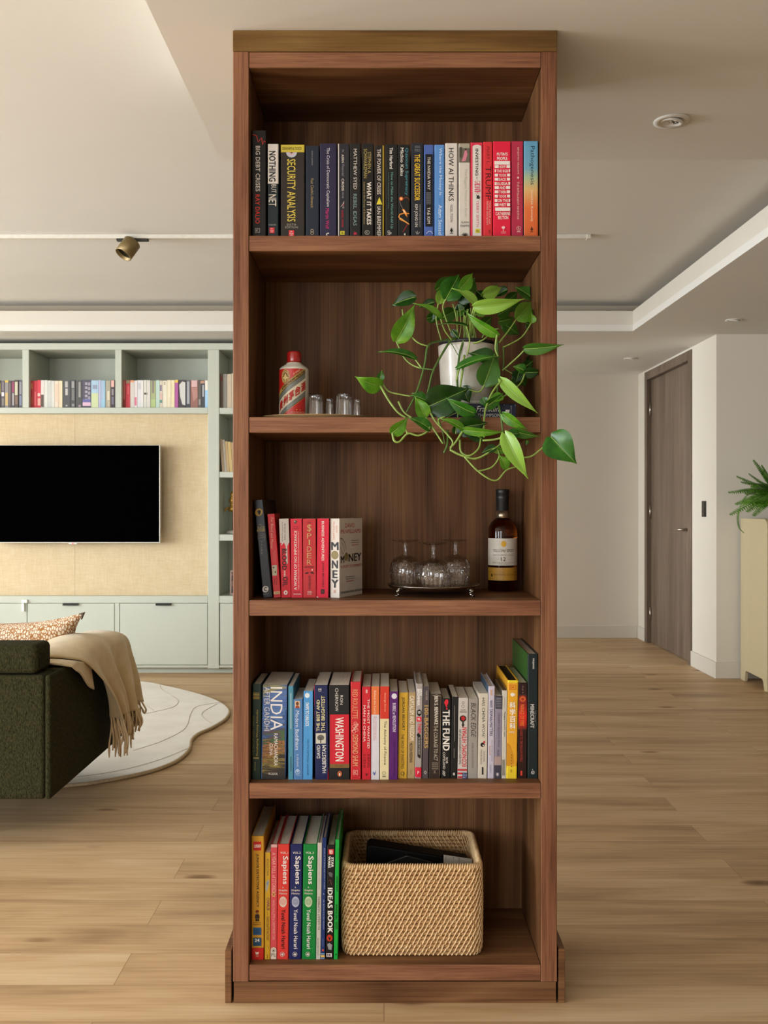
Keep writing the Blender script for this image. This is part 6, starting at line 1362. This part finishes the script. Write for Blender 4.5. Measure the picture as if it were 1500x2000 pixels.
def leaf(B, Tp, w, mi, roll=0.0, fold=.18, curl=.12, Y=2.44, dY=0.0, bend=0.0):
    """B base, Tp tip in crop pixels; w full width in crop pixels; roll turns the blade about its axis; bend bows it sideways"""
    b0 = q7(B[0], B[1], Y); t0_ = q7(Tp[0], Tp[1], Y + dY); ax_ = t0_ - b0; Ln = ax_.length; ax_.normalize()
    nrm = Vector((0, -1, 0)); nrm = (nrm - ax_ * nrm.dot(ax_)).normalized(); sd = ax_.cross(nrm).normalized()
    Rm = Matrix.Rotation(roll, 3, ax_); nrm = Rm @ nrm; sd = Rm @ sd
    hw = w / 2.885 / FPX * Y / 2
    bs = (Matrix.Rotation(-roll, 3, ax_) @ sd)
    nu, nv = 16, 10; vs = []; fs = []
    for i in range(nu + 1):
        t = i / nu
        for j in range(nv + 1):
            v = 2 * j / nv - 1; ww = hw * wf(t) * v
            back = -.10 * Ln * max(0, 1 - t / .25) * abs(v) * (1.3 - abs(v)) * 1.6
            off = fold * abs(ww) + curl * Ln * 4 * t * (1 - t) * .5 - .10 * hw * v * v + .015 * hw * math.sin(9 * t + 3 * v)
            vs.append(b0 + ax_ * (Ln * t + back) + sd * ww - nrm * (fold * hw * .6) * 0 + nrm * off + bs * (bend * Ln * 4 * t * (1 - t)))
    vs = [clear_of_case(p_) for p_ in vs]
    for i in range(nu):
        for j in range(nv): fs.append((i * (nv + 1) + j, i * (nv + 1) + j + 1, (i + 1) * (nv + 1) + j + 1, (i + 1) * (nv + 1) + j))
    fol.add(vs, fs, mi, True)
    # raised paler midrib
    mid = [vs[i * (nv + 1) + nv // 2] + nrm * .0004 for i in range(nu)]
    fol.tube(mid, [.0011 * (1 - .7 * i / nu) for i in range(nu)], 5, 3)
D_, M_, Y_g = 0, 1, 2
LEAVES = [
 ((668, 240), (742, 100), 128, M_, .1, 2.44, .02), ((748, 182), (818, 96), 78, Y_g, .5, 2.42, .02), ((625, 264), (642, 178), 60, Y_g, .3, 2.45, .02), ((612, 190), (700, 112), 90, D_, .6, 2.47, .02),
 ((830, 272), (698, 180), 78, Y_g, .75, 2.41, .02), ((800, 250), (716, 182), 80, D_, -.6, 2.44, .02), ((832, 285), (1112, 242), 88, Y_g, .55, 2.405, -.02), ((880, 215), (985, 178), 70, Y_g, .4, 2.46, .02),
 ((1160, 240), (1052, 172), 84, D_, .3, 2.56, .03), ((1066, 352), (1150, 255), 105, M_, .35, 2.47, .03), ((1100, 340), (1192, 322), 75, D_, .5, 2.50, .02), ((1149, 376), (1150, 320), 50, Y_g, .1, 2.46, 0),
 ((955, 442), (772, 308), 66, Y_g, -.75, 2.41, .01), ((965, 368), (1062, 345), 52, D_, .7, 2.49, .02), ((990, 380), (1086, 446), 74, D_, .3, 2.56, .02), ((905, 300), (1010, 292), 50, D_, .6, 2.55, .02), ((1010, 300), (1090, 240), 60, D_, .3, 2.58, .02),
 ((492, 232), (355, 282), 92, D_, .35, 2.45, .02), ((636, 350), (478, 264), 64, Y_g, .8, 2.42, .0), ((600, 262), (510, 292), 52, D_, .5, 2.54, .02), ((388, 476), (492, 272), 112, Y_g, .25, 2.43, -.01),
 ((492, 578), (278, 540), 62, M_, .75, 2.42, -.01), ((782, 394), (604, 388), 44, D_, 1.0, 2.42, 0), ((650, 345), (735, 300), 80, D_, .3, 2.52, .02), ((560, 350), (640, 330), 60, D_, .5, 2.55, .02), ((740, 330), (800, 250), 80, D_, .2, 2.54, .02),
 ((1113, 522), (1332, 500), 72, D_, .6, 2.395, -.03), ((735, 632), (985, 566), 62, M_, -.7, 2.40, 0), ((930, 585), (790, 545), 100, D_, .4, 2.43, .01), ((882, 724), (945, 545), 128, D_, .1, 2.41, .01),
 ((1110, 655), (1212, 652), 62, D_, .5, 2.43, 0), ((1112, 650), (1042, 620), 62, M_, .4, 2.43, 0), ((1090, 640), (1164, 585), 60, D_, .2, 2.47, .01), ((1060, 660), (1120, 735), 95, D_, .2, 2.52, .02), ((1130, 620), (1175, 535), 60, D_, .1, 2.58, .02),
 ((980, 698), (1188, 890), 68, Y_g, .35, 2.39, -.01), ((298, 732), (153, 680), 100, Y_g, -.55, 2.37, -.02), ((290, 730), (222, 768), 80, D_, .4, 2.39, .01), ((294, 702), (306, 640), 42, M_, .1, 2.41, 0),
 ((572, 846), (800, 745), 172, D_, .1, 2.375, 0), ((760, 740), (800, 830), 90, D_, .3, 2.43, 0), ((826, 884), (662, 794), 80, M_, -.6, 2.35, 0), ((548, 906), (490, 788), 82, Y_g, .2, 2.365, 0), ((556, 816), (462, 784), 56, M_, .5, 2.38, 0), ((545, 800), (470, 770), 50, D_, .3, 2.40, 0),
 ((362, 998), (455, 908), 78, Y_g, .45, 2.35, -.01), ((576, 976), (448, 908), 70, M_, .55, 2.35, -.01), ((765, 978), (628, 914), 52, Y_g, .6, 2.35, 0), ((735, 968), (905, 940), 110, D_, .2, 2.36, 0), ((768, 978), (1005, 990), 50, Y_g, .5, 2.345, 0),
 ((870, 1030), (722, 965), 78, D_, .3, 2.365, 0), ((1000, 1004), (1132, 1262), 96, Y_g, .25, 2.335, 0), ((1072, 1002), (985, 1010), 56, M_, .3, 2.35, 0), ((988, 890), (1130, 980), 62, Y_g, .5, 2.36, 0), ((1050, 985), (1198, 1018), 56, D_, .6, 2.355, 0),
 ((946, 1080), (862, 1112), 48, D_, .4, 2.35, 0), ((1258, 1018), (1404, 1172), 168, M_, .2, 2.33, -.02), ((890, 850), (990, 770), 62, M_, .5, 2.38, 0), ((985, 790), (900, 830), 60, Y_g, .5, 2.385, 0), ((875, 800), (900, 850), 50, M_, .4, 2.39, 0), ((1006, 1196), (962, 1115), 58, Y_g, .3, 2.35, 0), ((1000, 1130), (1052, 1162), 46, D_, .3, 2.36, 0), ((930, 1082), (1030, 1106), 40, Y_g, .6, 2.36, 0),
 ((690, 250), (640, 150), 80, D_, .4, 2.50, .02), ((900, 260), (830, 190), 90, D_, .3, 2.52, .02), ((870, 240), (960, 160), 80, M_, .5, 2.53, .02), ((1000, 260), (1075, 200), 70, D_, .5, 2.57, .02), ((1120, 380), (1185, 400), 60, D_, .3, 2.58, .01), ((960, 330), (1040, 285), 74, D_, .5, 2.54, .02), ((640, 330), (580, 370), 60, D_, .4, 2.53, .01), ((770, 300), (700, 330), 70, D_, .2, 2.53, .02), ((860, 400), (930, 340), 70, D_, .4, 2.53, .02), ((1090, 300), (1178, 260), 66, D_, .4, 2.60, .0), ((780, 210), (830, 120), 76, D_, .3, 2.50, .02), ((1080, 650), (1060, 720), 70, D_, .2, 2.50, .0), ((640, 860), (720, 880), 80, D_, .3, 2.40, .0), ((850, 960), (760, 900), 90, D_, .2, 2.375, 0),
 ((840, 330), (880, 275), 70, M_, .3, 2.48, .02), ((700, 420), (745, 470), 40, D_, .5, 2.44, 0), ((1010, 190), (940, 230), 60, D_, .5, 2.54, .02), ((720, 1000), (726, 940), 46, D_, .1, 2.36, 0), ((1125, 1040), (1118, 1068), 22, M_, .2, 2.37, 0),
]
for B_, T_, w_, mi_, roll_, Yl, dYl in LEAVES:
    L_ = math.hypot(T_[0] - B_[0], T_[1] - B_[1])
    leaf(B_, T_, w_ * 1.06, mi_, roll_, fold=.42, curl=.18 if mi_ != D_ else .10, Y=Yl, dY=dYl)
fol.build('foliage', [DEEP, MID, LIT_YOUNG, STEM], plant)
vn = MB()
def vine(pts, r, mi=0):
    p_ = [clear_of_case(k_) for k_ in smooth_path([q7(*q) for q in pts], 5)]; n_ = len(p_)
    vn.tube(p_, [r * (1 - .25 * i / n_) for i in range(n_)], 7, mi)
V = .0031; S_ = .0022
for pts, r, mi in [
 ([(690, 470, 2.46), (620, 482, 2.45), (565, 508, 2.42), (545, 620, 2.41), (500, 770, 2.39), (445, 880, 2.375)], V, 1), ([(720, 470, 2.45), (690, 480, 2.44), (600, 635, 2.40), (570, 745, 2.39), (552, 815, 2.38)], V, 1),
 ([(770, 465, 2.45), (742, 560, 2.43), (730, 700, 2.42), (738, 800, 2.38), (733, 910, 2.37)], V, 1), ([(565, 508, 2.42), (500, 482, 2.42), (440, 405, 2.44), (420, 300, 2.45)], S_, 0),
 ([(520, 632, 2.41), (470, 610, 2.42), (428, 568, 2.43), (385, 478, 2.43)], S_, 0), ([(528, 630, 2.41), (490, 578, 2.42)], S_, 0), ([(520, 632, 2.41), (600, 642, 2.40)], S_, 1),
 ([(296, 730, 2.37), (345, 815, 2.365), (395, 880, 2.36), (440, 910, 2.36)], .0030, 0), ([(428, 940, 2.355), (436, 968, 2.35), (450, 1000, 2.345)], .0030, 0),
 ([(300, 700, 2.41), (340, 760, 2.40), (420, 782, 2.39), (468, 790, 2.385)], S_, 0), ([(365, 995, 2.35), (375, 1040, 2.345), (405, 1046, 2.345), (452, 1000, 2.345), (510, 1012, 2.345), (560, 990, 2.345), (576, 962, 2.35)], .0030, 0),
 ([(398, 820, 2.37), (430, 880, 2.365), (475, 912, 2.36)], .0026, 0), ([(552, 910, 2.365), (600, 980, 2.36), (650, 1058, 2.355)], .0027, 0), ([(568, 848, 2.375), (600, 922, 2.365), (680, 1012, 2.355), (705, 1050, 2.35), (690, 1090, 2.35)], .0027, 0),
 ([(690, 1092, 2.35), (750, 1122, 2.345), (830, 1142, 2.345), (900, 1112, 2.345), (948, 1080, 2.35)], .0029, 0), ([(765, 980, 2.35), (720, 1050, 2.35), (690, 1080, 2.35)], .0029, 0), ([(745, 1035, 2.36), (752, 1105, 2.35), (800, 1125, 2.345), (850, 1085, 2.35), (862, 1030, 2.36)], .0028, 0),
 ([(770, 1130, 2.345), (850, 1215, 2.34), (945, 1266, 2.34), (1010, 1205, 2.345), (1085, 1183, 2.35)], .0024, 0), ([(845, 1213, 2.34), (925, 1190, 2.345), (966, 1130, 2.35), (952, 1080, 2.355)], .0022, 0),
 ([(1020, 1125, 2.345), (1130, 1134, 2.34), (1200, 1090, 2.335), (1265, 1032, 2.33)], .0026, 0), ([(872, 1040, 2.36), (960, 1030, 2.355), (1002, 1000, 2.345)], .0030, 0), ([(980, 700, 2.39), (930, 765, 2.38), (890, 860, 2.37), (880, 960, 2.36), (882, 1022, 2.355)], .0027, 0),
 ([(955, 800, 2.40), (975, 900, 2.37), (985, 990, 2.36), (965, 1085, 2.355)], .0029, 1), ([(985, 645, 2.43), (1080, 560, 2.41), (1115, 520, 2.40)], S_, 0), ([(988, 515, 2.45), (1090, 460, 2.46), (1148, 376, 2.46)], S_, 0), ([(965, 490, 2.45), (1020, 420, 2.46), (1066, 352, 2.47)], S_, 0),
 ([(955, 442, 2.41), (945, 520, 2.42), (962, 570, 2.42)], .0026, 0), ([(832, 280, 2.41), (824, 350, 2.43), (818, 445, 2.47)], S_, 0), ([(826, 276, 2.41), (806, 380, 2.44), (812, 450, 2.47)], S_, 0), ([(625, 262, 2.45), (612, 360, 2.45), (640, 475, 2.45)], S_, 0), ([(668, 240, 2.44), (650, 300, 2.45), (700, 445, 2.46)], S_, 0),
 ([(636, 350, 2.42), (660, 420, 2.43), (700, 475, 2.44)], S_, 0), ([(782, 394, 2.42), (800, 475, 2.43), (786, 560, 2.43)], S_, 0), ([(990, 515, 2.45), (992, 600, 2.44), (985, 645, 2.43)], S_, 1), ([(740, 632, 2.40), (726, 705, 2.41)], .0030, 0), ([(770, 560, 2.43), (760, 650, 2.40), (738, 800, 2.38), (733, 910, 2.37)], .0028, 0),
 ([(884, 726, 2.41), (850, 766, 2.41), (768, 742, 2.42)], S_, 0), ([(1112, 658, 2.43), (1085, 720, 2.42), (1010, 780, 2.41), (958, 810, 2.40)], S_, 0), ([(820, 492, 2.44), (880, 470, 2.43), (938, 410, 2.46)], S_, 0), ([(955, 470, 2.45), (960, 640, 2.43), (955, 800, 2.40)], V, 1),
 ([(705, 270, 2.46), (722, 330, 2.47), (735, 440, 2.49)], S_, 0), ([(965, 410, 2.49), (900, 420, 2.5), (870, 460, 2.50)], S_, 0), ([(1000, 640, 2.43), (1040, 662, 2.44)], .0016, 0), ([(1000, 1042, 2.35), (945, 1080, 2.35)], .0014, 0), ([(600, 860, 2.39), (640, 960, 2.37), (660, 1060, 2.36)], .0018, 1), ([(630, 950, 2.36), (625, 920, 2.355), (660, 905, 2.35)], .0020, 0), ([(735, 880, 2.37), (690, 900, 2.375), (640, 940, 2.37)], .0012, 0), ([(690, 480, 2.44), (735, 560, 2.42)], .0012, 1), ([(676, 980, 2.37), (674, 1060, 2.36), (655, 1110, 2.355)], .003, 1)]:
    vine(pts, r, mi)
rnd = random.Random(2)
for k in range(16):
    x = 728 + rnd.uniform(0, 100); vine([(x + rnd.uniform(-14, 14), 470, 2.51), (x, 400, 2.50), (x + rnd.uniform(-22, 22), rnd.uniform(290, 340), 2.48)], .0016, 0)
vn.build('vines', [STEM, VINE], plant)
